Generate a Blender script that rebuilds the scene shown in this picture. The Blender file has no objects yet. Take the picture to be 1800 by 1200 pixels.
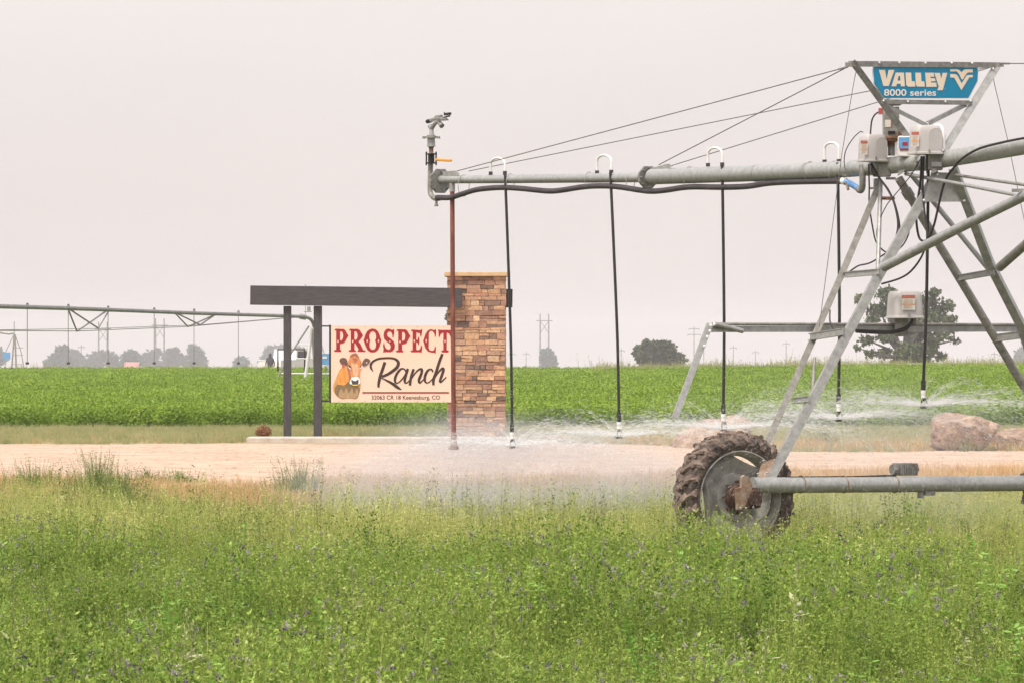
import bpy, math, random
import numpy as np
from mathutils import Vector, Matrix
from mathutils.geometry import tessellate_polygon
R = math.radians
random.seed(7); rng = np.random.default_rng(11)
SC = bpy.context.scene
COL = SC.collection
F, H = 9000.0, 2.15          # focal length in photo pixels, eye height in metres

def Q(px, py, D):            # photo pixel + distance -> world point
    return Vector(((px-900)/F*D, D, H+(600-py)/F*D))

# ------------------------------------------------------------ materials
def new_mat(name):
    m = bpy.data.materials.new(name); m.use_nodes = True
    nt = m.node_tree; nt.nodes.clear()
    out = nt.nodes.new('ShaderNodeOutputMaterial')
    return m, nt, out
def node(nt, t, **kw):
    n = nt.nodes.new(t)
    for k, v in kw.items():
        if k.startswith('_'): setattr(n, k[1:], v)
        else: n.inputs[k.replace('__', ' ')].default_value = v
    return n
def ramp(nt, fac, cols):
    r = nt.nodes.new('ShaderNodeValToRGB'); e = r.color_ramp.elements
    while len(e) < len(cols): e.new(0.5)
    for i, (p, c) in enumerate(cols):
        e[i].position = p; e[i].color = (*c, 1)
    nt.links.new(fac, r.inputs[0]); return r.outputs[0]
def noise(nt, scale, detail=4, vec=None, rough=.55, dist=0):
    n = node(nt, 'ShaderNodeTexNoise', Scale=scale, Detail=detail, Roughness=rough, Distortion=dist)
    if vec is not None: nt.links.new(vec, n.inputs['Vector'])
    return n.outputs[0]
def world_pos(nt, scale=(1, 1, 1)):
    g = nt.nodes.new('ShaderNodeNewGeometry'); mp = nt.nodes.new('ShaderNodeMapping')
    mp.inputs['Scale'].default_value = scale
    nt.links.new(g.outputs['Position'], mp.inputs['Vector']); return mp.outputs[0]
def surf(name, cols, scale=8, rough=.6, metal=0., bump=0., bscale=None, stretch=(1, 1, 1), spec=.4, detail=5, bdist=.01):
    m, nt, out = new_mat(name)
    b = nt.nodes.new('ShaderNodeBsdfPrincipled'); nt.links.new(b.outputs[0], out.inputs[0])
    b.inputs['Roughness'].default_value = rough; b.inputs['Metallic'].default_value = metal
    b.inputs['Specular IOR Level'].default_value = spec
    vec = world_pos(nt, stretch)
    if len(cols) == 1: b.inputs['Base Color'].default_value = (*cols[0], 1)
    else:
        k = len(cols)
        c = ramp(nt, noise(nt, scale, detail, vec, .65), [(.32+.36*i/(k-1), cc) for i, cc in enumerate(cols)])
        nt.links.new(c, b.inputs['Base Color'])
    if bump:
        bn = node(nt, 'ShaderNodeBump', Strength=bump, Distance=bdist)
        nt.links.new(noise(nt, bscale or scale*3, 5, vec), bn.inputs['Height'])
        nt.links.new(bn.outputs[0], b.inputs['Normal'])
    return m
def leafmat(name, cols, trans=.35, nscale=.5, rnd=.6, attr=False):
    m, nt, out = new_mat(name)
    oi = nt.nodes.new('ShaderNodeObjectInfo')
    n = noise(nt, nscale, 3, world_pos(nt))
    mx = nt.nodes.new('ShaderNodeMix'); mx.inputs[0].default_value = rnd
    nt.links.new(n, mx.inputs[2])
    if attr:
        a = nt.nodes.new('ShaderNodeAttribute'); a.attribute_name = 'tone'; nt.links.new(a.outputs['Fac'], mx.inputs[3])
    else:
        a = nt.nodes.new('ShaderNodeAttribute'); a.attribute_name = 'tone'
        ad = nt.nodes.new('ShaderNodeMix'); ad.inputs[0].default_value = .5
        nt.links.new(oi.outputs['Random'], ad.inputs[2]); nt.links.new(a.outputs['Fac'], ad.inputs[3])
        nt.links.new(ad.outputs[0], mx.inputs[3])
    k = len(cols)
    c = ramp(nt, mx.outputs[0], [(.18+.64*i/(k-1), cc) for i, cc in enumerate(cols)])
    d = node(nt, 'ShaderNodeBsdfPrincipled', Roughness=.55); d.inputs['Specular IOR Level'].default_value = .25
    t = nt.nodes.new('ShaderNodeBsdfTranslucent')
    nt.links.new(c, d.inputs['Base Color']); nt.links.new(c, t.inputs[0])
    s = nt.nodes.new('ShaderNodeMixShader'); s.inputs[0].default_value = trans
    nt.links.new(d.outputs[0], s.inputs[1]); nt.links.new(t.outputs[0], s.inputs[2]); nt.links.new(s.outputs[0], out.inputs[0])
    return m

M = {}
M['galv'] = surf('galvanised steel', [(.28, .28, .265), (.35, .348, .33), (.43, .425, .405)], 16, .5, .4, .12, 60)
M['galv_dark'] = surf('weathered galvanised steel', [(.17, .165, .148), (.25, .242, .222), (.33, .325, .3)], 16, .6, .35, .2, 50)
M['galv_brown'] = surf('old zinc tube', [(.21, .195, .17), (.285, .27, .24), (.37, .36, .33)], 14, .6, .3, .15, 50)
M['pipe'] = surf('zinc coated pipe', [(.31, .318, .305), (.38, .385, .365), (.47, .47, .45)], 26, .5, .4, .2, 70, (1, 1, .5))
M['rust'] = surf('rusty iron', [(.09, .045, .025), (.22, .1, .05), (.34, .2, .12)], 16, .85, 0, .5, 60)
M['rustplate'] = surf('rusted plate', [(.16, .09, .06), (.27, .18, .12), (.36, .3, .24)], 12, .8, .1, .4, 60)
M['rustpipe'] = surf('red brown pipe', [(.11, .03, .02), (.2, .06, .04), (.28, .11, .07)], 9, .6, 0, .2, 40, (1, 1, .3))
M['black'] = surf('black rubber hose', [(.02, .018, .017), (.04, .036, .034)], 20, .45)
M['hose'] = surf('dusty black hose', [(.035, .03, .032), (.07, .06, .062)], 8, .45)
M['white'] = surf('white plastic', [(.72, .69, .66), (.8, .77, .74)], 6, .4)
M['box'] = surf('pale grey plastic housing', [(.44, .41, .39), (.49, .46, .44)], 4, .45)
M['label'] = surf('label paper', [(.66, .6, .53), (.75, .7, .64)], 40, .6)
M['labelred'] = surf('label red', [(.5, .06, .05), (.56, .16, .13)], 60, .6)
M['labelorange'] = surf('label orange', [(.8, .33, .08)], 1, .6)
M['yellow'] = surf('yellow lever', [(.8, .36, .04), (.7, .28, .03)], 10, .5)
M['bluehose'] = surf('blue hose', [(.1, .24, .5), (.16, .34, .62)], 10, .5)
M['cyan'] = surf('cyan blue enamel', [(.0, .215, .38), (.002, .25, .43)], 3, .35)
M['bluelabel'] = surf('pale blue decal', [(.1, .27, .5), (.14, .35, .6)], 20, .5)
M['cream'] = surf('cream vinyl lettering', [(.82, .66, .48), (.84, .71, .55)], 8, .5)
M['offwhite'] = surf('off white vinyl lettering', [(.83, .76, .68)], 1, .5)
M['edge'] = surf('white panel edge', [(.75, .75, .74)], 1, .5)
M['cable'] = surf('steel cable', [(.13, .12, .11), (.2, .19, .18)], 30, .5, .4)
M['tyre'] = surf('muddy tractor rubber', [(.03, .025, .022), (.085, .065, .053), (.18, .14, .11)], 9, .92, 0, 1.0, 30, bdist=.02)
M['mud'] = surf('dried mud on lugs', [(.07, .052, .042), (.17, .125, .1), (.28, .215, .175)], 11, .95, 0, 1.0, 40, bdist=.02)
M['rim'] = surf('dusty zinc rim', [(.22, .21, .19), (.33, .315, .285), (.43, .415, .385)], 7, .7, .1, .25, 30)
M['hub'] = surf('greasy gear housing', [(.025, .017, .013), (.08, .045, .03), (.16, .09, .055)], 18, .8, 0, .8, 50)
M['timber'] = surf('dark stained timber', [(.04, .036, .038), (.058, .053, .055), (.08, .074, .075)], 3, .75, 0, .4, 12, (1, 1, 14))
M['timberv'] = surf('dark stained post timber', [(.04, .036, .038), (.058, .053, .055), (.08, .074, .075)], 12, .75, 0, .4, 30, (3, 3, .3))
M['sign'] = surf('peach sign panel', [(.76, .52, .4), (.8, .56, .44)], 1.2, .45)
M['signred'] = surf('red sign lettering', [(.28, .006, .013), (.31, .01, .018)], 10, .5)
M['signdark'] = surf('dark brown sign lettering', [(.035, .02, .015)], 1, .5)
M['signline'] = surf('deep red rule', [(.33, .02, .025)], 1, .5)
M['iron'] = surf('black iron', [(.02, .016, .015)], 1, .5)
M['concrete'] = surf('pale concrete', [(.4, .33, .27), (.5, .43, .36), (.58, .5, .43)], 5, .85, 0, .3, 30)
M['capstone'] = surf('sandstone cap', [(.42, .27, .13), (.5, .34, .18), (.56, .4, .24)], 6, .8, 0, .3, 30)
M['mortar'] = surf('mortar', [(.15, .1, .07), (.2, .14, .1)], 12, .9)
M['rock'] = surf('pinkish sandstone', [(.17, .105, .07), (.34, .225, .15), (.53, .39, .28)], 5, .9, 0, 1.0, 8, bdist=.12, detail=9)
M['bark'] = surf('bark', [(.05, .045, .04), (.1, .09, .08)], 3, .9)
M['wire'] = surf('pylon timber and steel', [(.1, .1, .1), (.14, .14, .14)], 2, .8)
M['farzinc'] = surf('far galvanised steel', [(.2, .19, .18), (.32, .31, .29)], 2, .6, .2)
M['farwhite'] = surf('whitish zinc', [(.62, .6, .58), (.72, .7, .68)], 2, .5)  # whitish zinc for the legs and ties of the far pivot
M['cloth'] = surf('dark clothing', [(.06, .055, .065), (.09, .08, .095)], 5, .9)
M['skin'] = surf('skin', [(.35, .19, .13)], 1, .6)
M['glass'] = surf('dark window glass', [(.03, .04, .05)], 1, .15)
M['carwhite'] = surf('white car paint', [(.7, .69, .68)], 1, .3)
M['roofred'] = surf('faded red roof', [(.4, .22, .2), (.45, .27, .24)], 1, .7)
M['barn'] = surf('pale barn wall', [(.5, .47, .44)], 1, .8)
M['shrubred'] = leafmat('dry russet stems', [(.2, .07, .03), (.4, .18, .08)], .2)

# stone: tone attribute per stone
def stone_mat():
    m, nt, out = new_mat('stacked ledge stone')
    b = node(nt, 'ShaderNodeBsdfPrincipled', Roughness=.85); nt.links.new(b.outputs[0], out.inputs[0])
    a = nt.nodes.new('ShaderNodeAttribute'); a.attribute_name = 'tone'
    c = ramp(nt, a.outputs['Fac'], [(0, (.13, .09, .075)), (.08, (.22, .15, .115)), (.25, (.36, .2, .14)), (.42, (.56, .36, .21)), (.6, (.46, .25, .17)), (.75, (.66, .43, .26)), (.9, (.33, .19, .145)), (1, (.7, .48, .3))])
    n = noise(nt, 14, 6, world_pos(nt), .7)
    n2 = ramp(nt, n, [(.3, (.62, .6, .6)), (.7, (1.1, 1.05, 1.0))])
    mx = nt.nodes.new('ShaderNodeMix'); mx.data_type = 'RGBA'; mx.blend_type = 'MULTIPLY'; mx.inputs[0].default_value = 1
    nt.links.new(c, mx.inputs[6]); nt.links.new(n2, mx.inputs[7]); nt.links.new(mx.outputs[2], b.inputs['Base Color'])
    bn = node(nt, 'ShaderNodeBump', Strength=.8, Distance=.02); nt.links.new(noise(nt, 20, 5, world_pos(nt)), bn.inputs['Height'])
    nt.links.new(bn.outputs[0], b.inputs['Normal']); return m
M['stone'] = stone_mat()

# ------------------------------------------------------------ mesh builder
def frame(d):
    d = d.normalized(); up = Vector((0, 0, 1)) if abs(d.z) < .95 else Vector((1, 0, 0))
    a = d.cross(up).normalized(); return a, a.cross(d).normalized()
class MB:
    def __init__(s): s.v = []; s.f = []; s.m = []; s.tone = []
    def add(s, vs, fs, mi=0, tone=.5):
        o = len(s.v); s.v += [tuple(v) for v in vs]
        for f in fs: s.f.append(tuple(i+o for i in f)); s.m.append(mi); s.tone.append(tone)
        return s
    def tube(s, pts, r, n=10, mi=0, cap=True, smooth=0):
        pts = [Vector(p) for p in pts]
        rs = r if isinstance(r, (list, tuple)) else [r]*len(pts)
        if smooth and len(pts) > 2:
            q, rr = [], []
            for i in range(len(pts)-1):
                p0, p1, p2, p3 = pts[max(i-1, 0)], pts[i], pts[i+1], pts[min(i+2, len(pts)-1)]
                for k in range(smooth):
                    t = k/smooth
                    q.append(.5*((2*p1)+(p2-p0)*t+(2*p0-5*p1+4*p2-p3)*t*t+(3*p1-p0-3*p2+p3)*t**3)); rr.append(rs[i]*(1-t)+rs[i+1]*t)
            q.append(pts[-1]); rr.append(rs[-1]); pts, rs = q, rr
        vs = []; prev = None
        for i, p in enumerate(pts):
            d = (pts[min(i+1, len(pts)-1)]-pts[max(i-1, 0)]).normalized()
            if prev is None: a, b = frame(d)
            else:
                a = (prev - d*prev.dot(d)).normalized(); b = a.cross(d).normalized()
            prev = a
            for k in range(n):
                t = 2*math.pi*k/n; vs.append(p+(a*math.cos(t)+b*math.sin(t))*rs[i])
        fs = []
        for i in range(len(pts)-1):
            for k in range(n): fs.append((i*n+k, i*n+(k+1) % n, (i+1)*n+(k+1) % n, (i+1)*n+k))
        if cap: fs.append(tuple(range(n))[::-1]); fs.append(tuple((len(pts)-1)*n+k for k in range(n)))
        return s.add(vs, fs, mi)
    def prism(s, poly, ext, mi=0, tone=.5):      # 3D polygon extruded by vector, any simple outline
        poly = [Vector(p) for p in poly]; n = len(poly); ext = Vector(ext)
        tris = tessellate_polygon([poly])
        vs = poly+[p+ext for p in poly]
        fs = [tuple(t) for t in tris]+[tuple(i+n for i in reversed(t)) for t in tris]
        fs += [(i, (i+1) % n, (i+1) % n+n, i+n) for i in range(n)]
        return s.add(vs, fs, mi, tone)
    def bar(s, p0, p1, w, h, up=Vector((0, 0, 1)), mi=0, tone=.5):   # rectangular bar, w across, h along 'up'
        p0, p1 = Vector(p0), Vector(p1); d = (p1-p0).normalized()
        a = d.cross(up).normalized(); b = a.cross(d).normalized()
        vs = []
        for p in (p0, p1):
            for x, y in ((-1, -1), (1, -1), (1, 1), (-1, 1)): vs.append(p+a*x*w/2+b*y*h/2)
        return s.add(vs, [(3, 2, 1, 0), (4, 5, 6, 7), (0, 1, 5, 4), (1, 2, 6, 5), (2, 3, 7, 6), (3, 0, 4, 7)], mi, tone)
    def box(s, c, sx, sy, sz, mi=0, tone=.5, X=Vector((1, 0, 0)), Y=Vector((0, 1, 0)), taper=1.0):
        c = Vector(c); Z = X.cross(Y); vs = []
        for z in (-1, 1):
            k = 1 if z < 0 else taper
            for x, y in ((-1, -1), (1, -1), (1, 1), (-1, 1)): vs.append(c+X*x*sx/2*k+Y*y*sy/2*k+Z*z*sz/2)
        return s.add(vs, [(3, 2, 1, 0), (4, 5, 6, 7), (0, 1, 5, 4), (1, 2, 6, 5), (2, 3, 7, 6), (3, 0, 4, 7)], mi, tone)
    def angle(s, p0, p1, size, t, a, b, mi=0):   # L profile with flanges towards a and b
        p0, p1 = Vector(p0), Vector(p1); d = (p1-p0).normalized()
        a = (a-d*a.dot(d)).normalized(); b = (b-d*b.dot(d)-a*b.dot(a)).normalized()
        sec = [(0, 0), (size, 0), (size, t), (t, t), (t, size), (0, size)]
        return s.prism([p0+a*x+b*y for x, y in sec], p1-p0, mi)
    def lathe(s, c, ax, prof, n=32, mi=0, closed=False):
        c = Vector(c); ax = Vector(ax).normalized(); a, b = frame(ax); vs = []; m = len(prof)
        for r, h in prof:
            for k in range(n):
                t = 2*math.pi*k/n; vs.append(c+ax*h+(a*math.cos(t)+b*math.sin(t))*r)
        fs = []
        for i in range(m if closed else m-1):
            j = (i+1) % m
            for k in range(n): fs.append((i*n+k, i*n+(k+1) % n, j*n+(k+1) % n, j*n+k))
        return s.add(vs, fs, mi)
    def ball(s, c, rx, ry, rz, n=12, mi=0):
        c = Vector(c); vs = []; fs = []; m = n//2
        for i in range(m+1):
            th = math.pi*i/m
            for k in range(n):
                t = 2*math.pi*k/n; vs.append(c+Vector((rx*math.sin(th)*math.cos(t), ry*math.sin(th)*math.sin(t), rz*math.cos(th))))
        for i in range(m):
            for k in range(n): fs.append((i*n+k, (i+1)*n+k, (i+1)*n+(k+1) % n, i*n+(k+1) % n))
        return s.add(vs, fs, mi)
    def build(s, name, mats, parent=None, smooth=True, bevel=0):
        if not isinstance(mats, (list, tuple)): mats = [mats]
        V = np.array(s.v); c = (V.min(0)+V.max(0))/2
        if parent is None: c[2] = V[:, 2].min()
        me = bpy.data.meshes.new(name); me.from_pydata((V-c).tolist(), [], s.f)
        for m in mats: me.materials.append(m)
        if len(mats) > 1: me.polygons.foreach_set('material_index', s.m)
        at = me.attributes.new('tone', 'FLOAT', 'FACE'); at.data.foreach_set('value', s.tone)
        me.validate(); me.update()
        if smooth:
            me.shade_smooth() if hasattr(me, 'shade_smooth') else None
            try: me.set_sharp_from_angle(angle=R(35))
            except Exception: pass
        o = bpy.data.objects.new(name, me); COL.objects.link(o)
        pw = Vector(parent['_w']) if parent else Vector((0, 0, 0))
        o.location = Vector(c)-pw; o.parent = parent; o['_w'] = tuple(c)
        if bevel:
            b = o.modifiers.new('bevel', 'BEVEL'); b.width = bevel; b.segments = 2; b.limit_method = 'ANGLE'
        return o
def root(name, loc, label, cat, group=None, kind=None):
    o = bpy.data.objects.new(name, None); COL.objects.link(o); o.location = loc; o['_w'] = tuple(loc); o.empty_display_size = .2
    return tag(o, label, cat, group, kind)
def tag(o, label=None, cat=None, group=None, kind=None):
    if label: o['label'] = label
    if cat: o['category'] = cat
    if group: o['group'] = group
    if kind: o['kind'] = kind
    return o

# ------------------------------------------------------------ ground
def zg(x, y):
    y = np.asarray(y, float); x = np.asarray(x, float)
    z = -.0075*np.clip(y-300, 0, None)*np.clip((y-300)/120, 0, 1)
    px = x/np.maximum(y, 20)
    z = z + .22*np.clip((y-170)/120, 0, 1)*np.clip((px-.02)/.05, 0, 1)
    z = z + .03*np.sin(x*.37+y*.21)*np.clip((y-20)/10, 0, 1)*np.clip((75-y)/10, 0, 1)
    return z
def zgf(x, y): return float(zg(x, y))
ys = np.concatenate([np.linspace(-30, 20, 6), np.linspace(24, 130, 90), np.linspace(135, 420, 90), np.geomspace(430, 9000, 50)])
us = np.linspace(-1, 1, 61)
VX = []
for y in ys:
    w = 60+max(y, 0)*.45; x = us*w
    VX.append(np.stack([x, np.full_like(x, y), zg(x, np.full_like(x, y))], 1))
VX = np.concatenate(VX); nc = len(us)
fs = [(i*nc+k, i*nc+k+1, (i+1)*nc+k+1, (i+1)*nc+k) for i in range(len(ys)-1) for k in range(nc-1)]
gm, nt, out = new_mat('soil and short growth')
b = node(nt, 'ShaderNodeBsdfPrincipled', Roughness=.95); b.inputs['Specular IOR Level'].default_value = .1; nt.links.new(b.outputs[0], out.inputs[0])
sx = nt.nodes.new('ShaderNodeSeparateXYZ'); g = nt.nodes.new('ShaderNodeNewGeometry'); nt.links.new(g.outputs['Position'], sx.inputs[0])
wn = noise(nt, .35, 4, world_pos(nt)); 
ma = nt.nodes.new('ShaderNodeMath'); ma.operation = 'MULTIPLY_ADD'; ma.inputs[1].default_value = 9; nt.links.new(wn, ma.inputs[0]); nt.links.new(sx.outputs[1], ma.inputs[2])
mr = node(nt, 'ShaderNodeMapRange'); mr.inputs['From Min'].default_value = 0; mr.inputs['From Max'].default_value = 1000; nt.links.new(ma.outputs[0], mr.inputs[0])
zc = ramp(nt, mr.outputs[0], [(0, (.07, .075, .03)), (.072, (.1, .1, .04)), (.083, (.4, .27, .13)), (.094, (.5, .35, .24)), (.108, (.42, .31, .2)), (.115, (.34, .3, .17)), (.126, (.2, .24, .08)), (.131, (.1, .16, .03)), (.3, (.1, .17, .03)), (.345, (.26, .23, .12))])
fn = ramp(nt, noise(nt, 6, 6, world_pos(nt), .7), [(.3, (.65, .65, .65)), (.7, (1.1, 1.1, 1.1))])
mx = nt.nodes.new('ShaderNodeMix'); mx.data_type = 'RGBA'; mx.blend_type = 'MULTIPLY'; mx.inputs[0].default_value = 1
nt.links.new(zc, mx.inputs[6]); nt.links.new(fn, mx.inputs[7]); nt.links.new(mx.outputs[2], b.inputs['Base Color'])
me = bpy.data.meshes.new('ground'); me.from_pydata(VX.tolist(), [], fs); me.materials.append(gm); me.shade_smooth()
o = bpy.data.objects.new('ground', me); COL.objects.link(o); o['kind'] = 'structure'

def road_far(x):
    px = 900+9000*x/107
    return 107.5 - 7.5*float(np.clip((px-1080)/260, 0, 1)) + .5*math.sin(x*.8)+.25*math.sin(x*2.3)
def road_near(x): return 76.5+.8*math.sin(x*1.1)*math.sin(x*.37)+6.5*float(np.clip((9000*x/80-180)/220, 0, 1))+.6*math.sin(x*.5+1)+.35*math.sin(x*1.7)+.2*math.sin(x*4.1)
xs = np.linspace(-60, 60, 241); V = []; nr = 24
for x in xs:
    for k in range(nr+1):
        t = k/nr; y = road_near(x)*(1-t)+road_far(x)*t
        rut = -.03*math.exp(-((t-.3)/.06)**2)-.03*math.exp(-((t-.62)/.06)**2)
        V.append((x, y, .05*math.sin(math.pi*t)**.5+rut*.6+.004+.012*math.sin(x*3.1+t*17)*math.sin(x*1.3)))
fs = [(i*(nr+1)+k, (i+1)*(nr+1)+k, (i+1)*(nr+1)+k+1, i*(nr+1)+k+1) for i in range(len(xs)-1) for k in range(nr)]
me = bpy.data.meshes.new('dirt_road'); me.from_pydata(V, [], fs)
rm = surf('dusty gravel', [(.38, .27, .19), (.49, .36, .265), (.58, .445, .34)], 1.1, .95, 0, .3, 9, (.6, 1, 1), spec=.1, detail=9, bdist=.03)
nt = rm.node_tree; bb = next(n for n in nt.nodes if n.type == 'BSDF_PRINCIPLED'); lk = bb.inputs['Base Color'].links[0].from_socket
sp_ = ramp(nt, noise(nt, 5, 3, world_pos(nt, (1, .35, 1)), .8), [(.33, (.55, .5, .45)), (.44, (1, 1, 1)), (.72, (1, 1, 1)), (.8, (1.12, 1.1, 1.08))])
mx = nt.nodes.new('ShaderNodeMix'); mx.data_type = 'RGBA'; mx.blend_type = 'MULTIPLY'; mx.inputs[0].default_value = 1; nt.links.new(lk, mx.inputs[6]); nt.links.new(sp_, mx.inputs[7]); nt.links.new(mx.outputs[2], bb.inputs['Base Color'])
me.materials.append(rm); me.shade_smooth(); o = bpy.data.objects.new('dirt_road', me); COL.objects.link(o); o['kind'] = 'structure'

# ------------------------------------------------------------ scatter by geometry nodes
def plant_mesh(name, quads, mats):
    """quads: list of (4 or 3 points, material index, tone)"""
    vs, fs, ms, tn = [], [], [], []
    for q, mi, t in quads:
        o = len(vs); vs += [tuple(p) for p in q]; fs.append(tuple(range(o, o+len(q)))); ms.append(mi); tn.append(t)
    me = bpy.data.meshes.new(name); me.from_pydata(vs, [], fs)
    for m in mats: me.materials.append(m)
    me.polygons.foreach_set('material_index', ms)
    at = me.attributes.new('tone', 'FLOAT', 'FACE'); at.data.foreach_set('value', tn)
    me.update(); return bpy.data.objects.new(name, me)
def scatter(name, pts, scl, variants, label, cat, weights=None, tilt=.12, kind='stuff', zs=None):
    n = len(pts)
    me = bpy.data.meshes.new(name); me.vertices.add(n); me.vertices.foreach_set('co', np.asarray(pts, np.float32).ravel())
    a = me.attributes.new('rot', 'FLOAT_VECTOR', 'POINT')
    rot = np.stack([rng.normal(0, tilt, n), rng.normal(0, tilt, n), rng.uniform(0, 6.283, n)], 1).astype(np.float32); a.data.foreach_set('vector', rot.ravel())
    a = me.attributes.new('scl', 'FLOAT_VECTOR', 'POINT'); s3 = np.repeat(np.asarray(scl, np.float32)[:, None], 3, 1)
    if zs is not None: s3[:, 2] *= zs
    a.data.foreach_set('vector', s3.ravel())
    a = me.attributes.new('variant', 'INT', 'POINT'); w = None if weights is None else np.array(weights)/sum(weights)
    a.data.foreach_set('value', rng.choice(len(variants), n, p=w).astype(np.int32))
    o = bpy.data.objects.new(name, me); COL.objects.link(o)
    ng = bpy.data.node_groups.new(name+'_nodes', 'GeometryNodeTree')
    ng.interface.new_socket('Geometry', in_out='INPUT', socket_type='NodeSocketGeometry')
    ng.interface.new_socket('Geometry', in_out='OUTPUT', socket_type='NodeSocketGeometry')
    N = ng.nodes; L = ng.links
    gi, go = N.new('NodeGroupInput'), N.new('NodeGroupOutput')
    iop = N.new('GeometryNodeInstanceOnPoints'); iop.inputs['Pick Instance'].default_value = True
    g2i = N.new('GeometryNodeGeometryToInstance')
    for v in reversed(variants):
        oi = N.new('GeometryNodeObjectInfo'); oi.inputs['Object'].default_value = v; L.new(oi.outputs['Geometry'], g2i.inputs[0])
    def na(nm, t):
        q = N.new('GeometryNodeInputNamedAttribute'); q.data_type = t; q.inputs['Name'].default_value = nm
        return next(s for s in q.outputs if s.enabled and s.name == 'Attribute')
    e2r = N.new('FunctionNodeEulerToRotation')
    L.new(gi.outputs[0], iop.inputs['Points']); L.new(g2i.outputs[0], iop.inputs['Instance'])
    L.new(na('rot', 'FLOAT_VECTOR'), e2r.inputs[0]); L.new(e2r.outputs[0], iop.inputs['Rotation'])
    L.new(na('scl', 'FLOAT_VECTOR'), iop.inputs['Scale']); L.new(na('variant', 'INT'), iop.inputs['Instance Index'])
    L.new(iop.outputs[0], go.inputs[0])
    md = o.modifiers.new('scatter', 'NODES'); md.node_group = ng
    tag(o, label, cat, kind=kind); return o
def patch(D0, D1, dens, margin=1.25, power=1.0):
    """random points in the viewed wedge between two distances"""
    A = (D1**2-D0**2)*.1*margin; n = int(A*dens)
    y = np.sqrt(rng.uniform(D0**2, D1**2, n)); x = rng.uniform(-1, 1, n)*.1*margin*y
    return np.stack([x, y, zg(x, y)], 1)
def vnoise(x, y, s, seed):
    r = np.random.default_rng(seed); out = 0
    for k in range(7):
        a = r.uniform(0, 6.28); f = s*r.uniform(.6, 1.7); out = out+np.sin((x*math.cos(a)+y*math.sin(a))*f+r.uniform(0, 6.28))
    return out/7**.5/1.0

def leaf(p, d, w, l, nrm, mi, tone):   # folded rhombus
    d = d.normalized(); a = d.cross(nrm).normalized()
    return ((p, p+d*l*.5+a*w*.5, p+d*l, p+d*l*.5-a*w*.5), mi, tone)
def rv(): 
    v = Vector((random.gauss(0, 1), random.gauss(0, 1), random.gauss(0, 1))); return v.normalized()
def stem_quads(p0, p1, w, mi, tone):
    out = []
    for a in (Vector((1, 0, 0)), Vector((0, 1, 0))): out.append(((p0-a*w, p0+a*w, p1+a*w*.5, p1-a*w*.5), mi, tone))
    return out
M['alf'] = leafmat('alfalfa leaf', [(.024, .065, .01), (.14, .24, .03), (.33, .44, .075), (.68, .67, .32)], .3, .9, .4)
M['alfstem'] = leafmat('alfalfa stem', [(.2, .28, .05), (.4, .45, .13)], .2)
M['flower'] = leafmat('purple bloom', [(.06, .045, .065), (.2, .16, .2), (.5, .43, .46)], .3, 2, .8)
M['seed'] = leafmat('seedy grass', [(.12, .15, .03), (.3, .35, .075), (.5, .53, .16), (.75, .68, .34)], .28, .6, .45)
M['straw'] = leafmat('dry straw', [(.42, .25, .1), (.6, .41, .2), (.75, .56, .33)], .25, .5, .6)
M['verge'] = leafmat('verge weeds', [(.2, .24, .09), (.38, .38, .17), (.6, .52, .3)], .3, .35, .55)
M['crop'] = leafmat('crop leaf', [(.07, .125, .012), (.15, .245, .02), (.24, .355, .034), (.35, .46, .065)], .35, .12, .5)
M['pigweed'] = leafmat('pigweed', [(.2, .25, .07), (.36, .4, .14), (.55, .56, .33)], .3, 1, .7)

def alfalfa(h, ns, fl):
    q = []
    for s in range(ns):
        a = random.uniform(0, 6.28); r = abs(random.gauss(0, .07)); p = Vector((r*math.cos(a), r*math.sin(a), 0))
        lean = random.uniform(.08, .42); L = h*random.uniform(.65, 1.1)
        top = p+Vector((math.cos(a)*lean*L, math.sin(a)*lean*L, L)); q += stem_quads(p, top, .0022, 1, random.random())
        nn = 17; tone = random.random()
        for k in range(3, nn+1):
            t = k/nn; b = p.lerp(top, t)+Vector((0, 0, -.03*lean*t))
            dr = rv(); dr.z = abs(dr.z)*.5; dr = dr.normalized(); c = b+dr*random.uniform(.02, .05)*(1.3-t*.6)
            for j in range(3):
                dd = (dr+rv()*.7); dd.z += .15
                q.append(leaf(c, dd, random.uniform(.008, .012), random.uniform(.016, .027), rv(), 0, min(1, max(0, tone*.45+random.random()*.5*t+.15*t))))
        if random.random() < fl:
            for j in range(12):
                q.append(leaf(top+Vector((random.gauss(0, .008), random.gauss(0, .008), random.uniform(-.02, .025))), rv(), .011, .015, rv(), 2, random.random()))
    return q
def grass(h, nb, w, mi, seedh=0., leafy=0., spread=.06):
    q = []
    for s in range(nb):
        a = random.uniform(0, 6.28); r = abs(random.gauss(0, spread)); p = Vector((r*math.cos(a), r*math.sin(a), 0))
        L = h*random.uniform(.5, 1.1); lean = random.uniform(.02, .35); tone = random.random()
        b = Vector((math.cos(a), math.sin(a), 0)); m1 = p+b*lean*L*.3+Vector((0, 0, L*.55)); m2 = p+b*lean*L+Vector((0, 0, L))
        sd = Vector((-b.y, b.x, 0)).lerp(rv(), .4).normalized()*w
        q.append(((p-sd, p+sd, m1+sd*.7, m1-sd*.7), mi, tone)); q.append(((m1-sd*.7, m1+sd*.7, m2), mi, tone))
        if random.random() < seedh:
            for j in range(8):
                c = m1.lerp(m2, random.uniform(.2, 1.05)); q.append(leaf(c, rv()+Vector((0, 0, 1)), .006, .02, rv(), mi, random.random()))
        if random.random() < leafy:
            for j in range(6):
                c = p.lerp(m2, random.uniform(.15, .95)); q.append(leaf(c, rv()+Vector((0, 0, .5)), .009, random.uniform(.025, .045), rv(), mi, random.random()))
    return q
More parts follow.
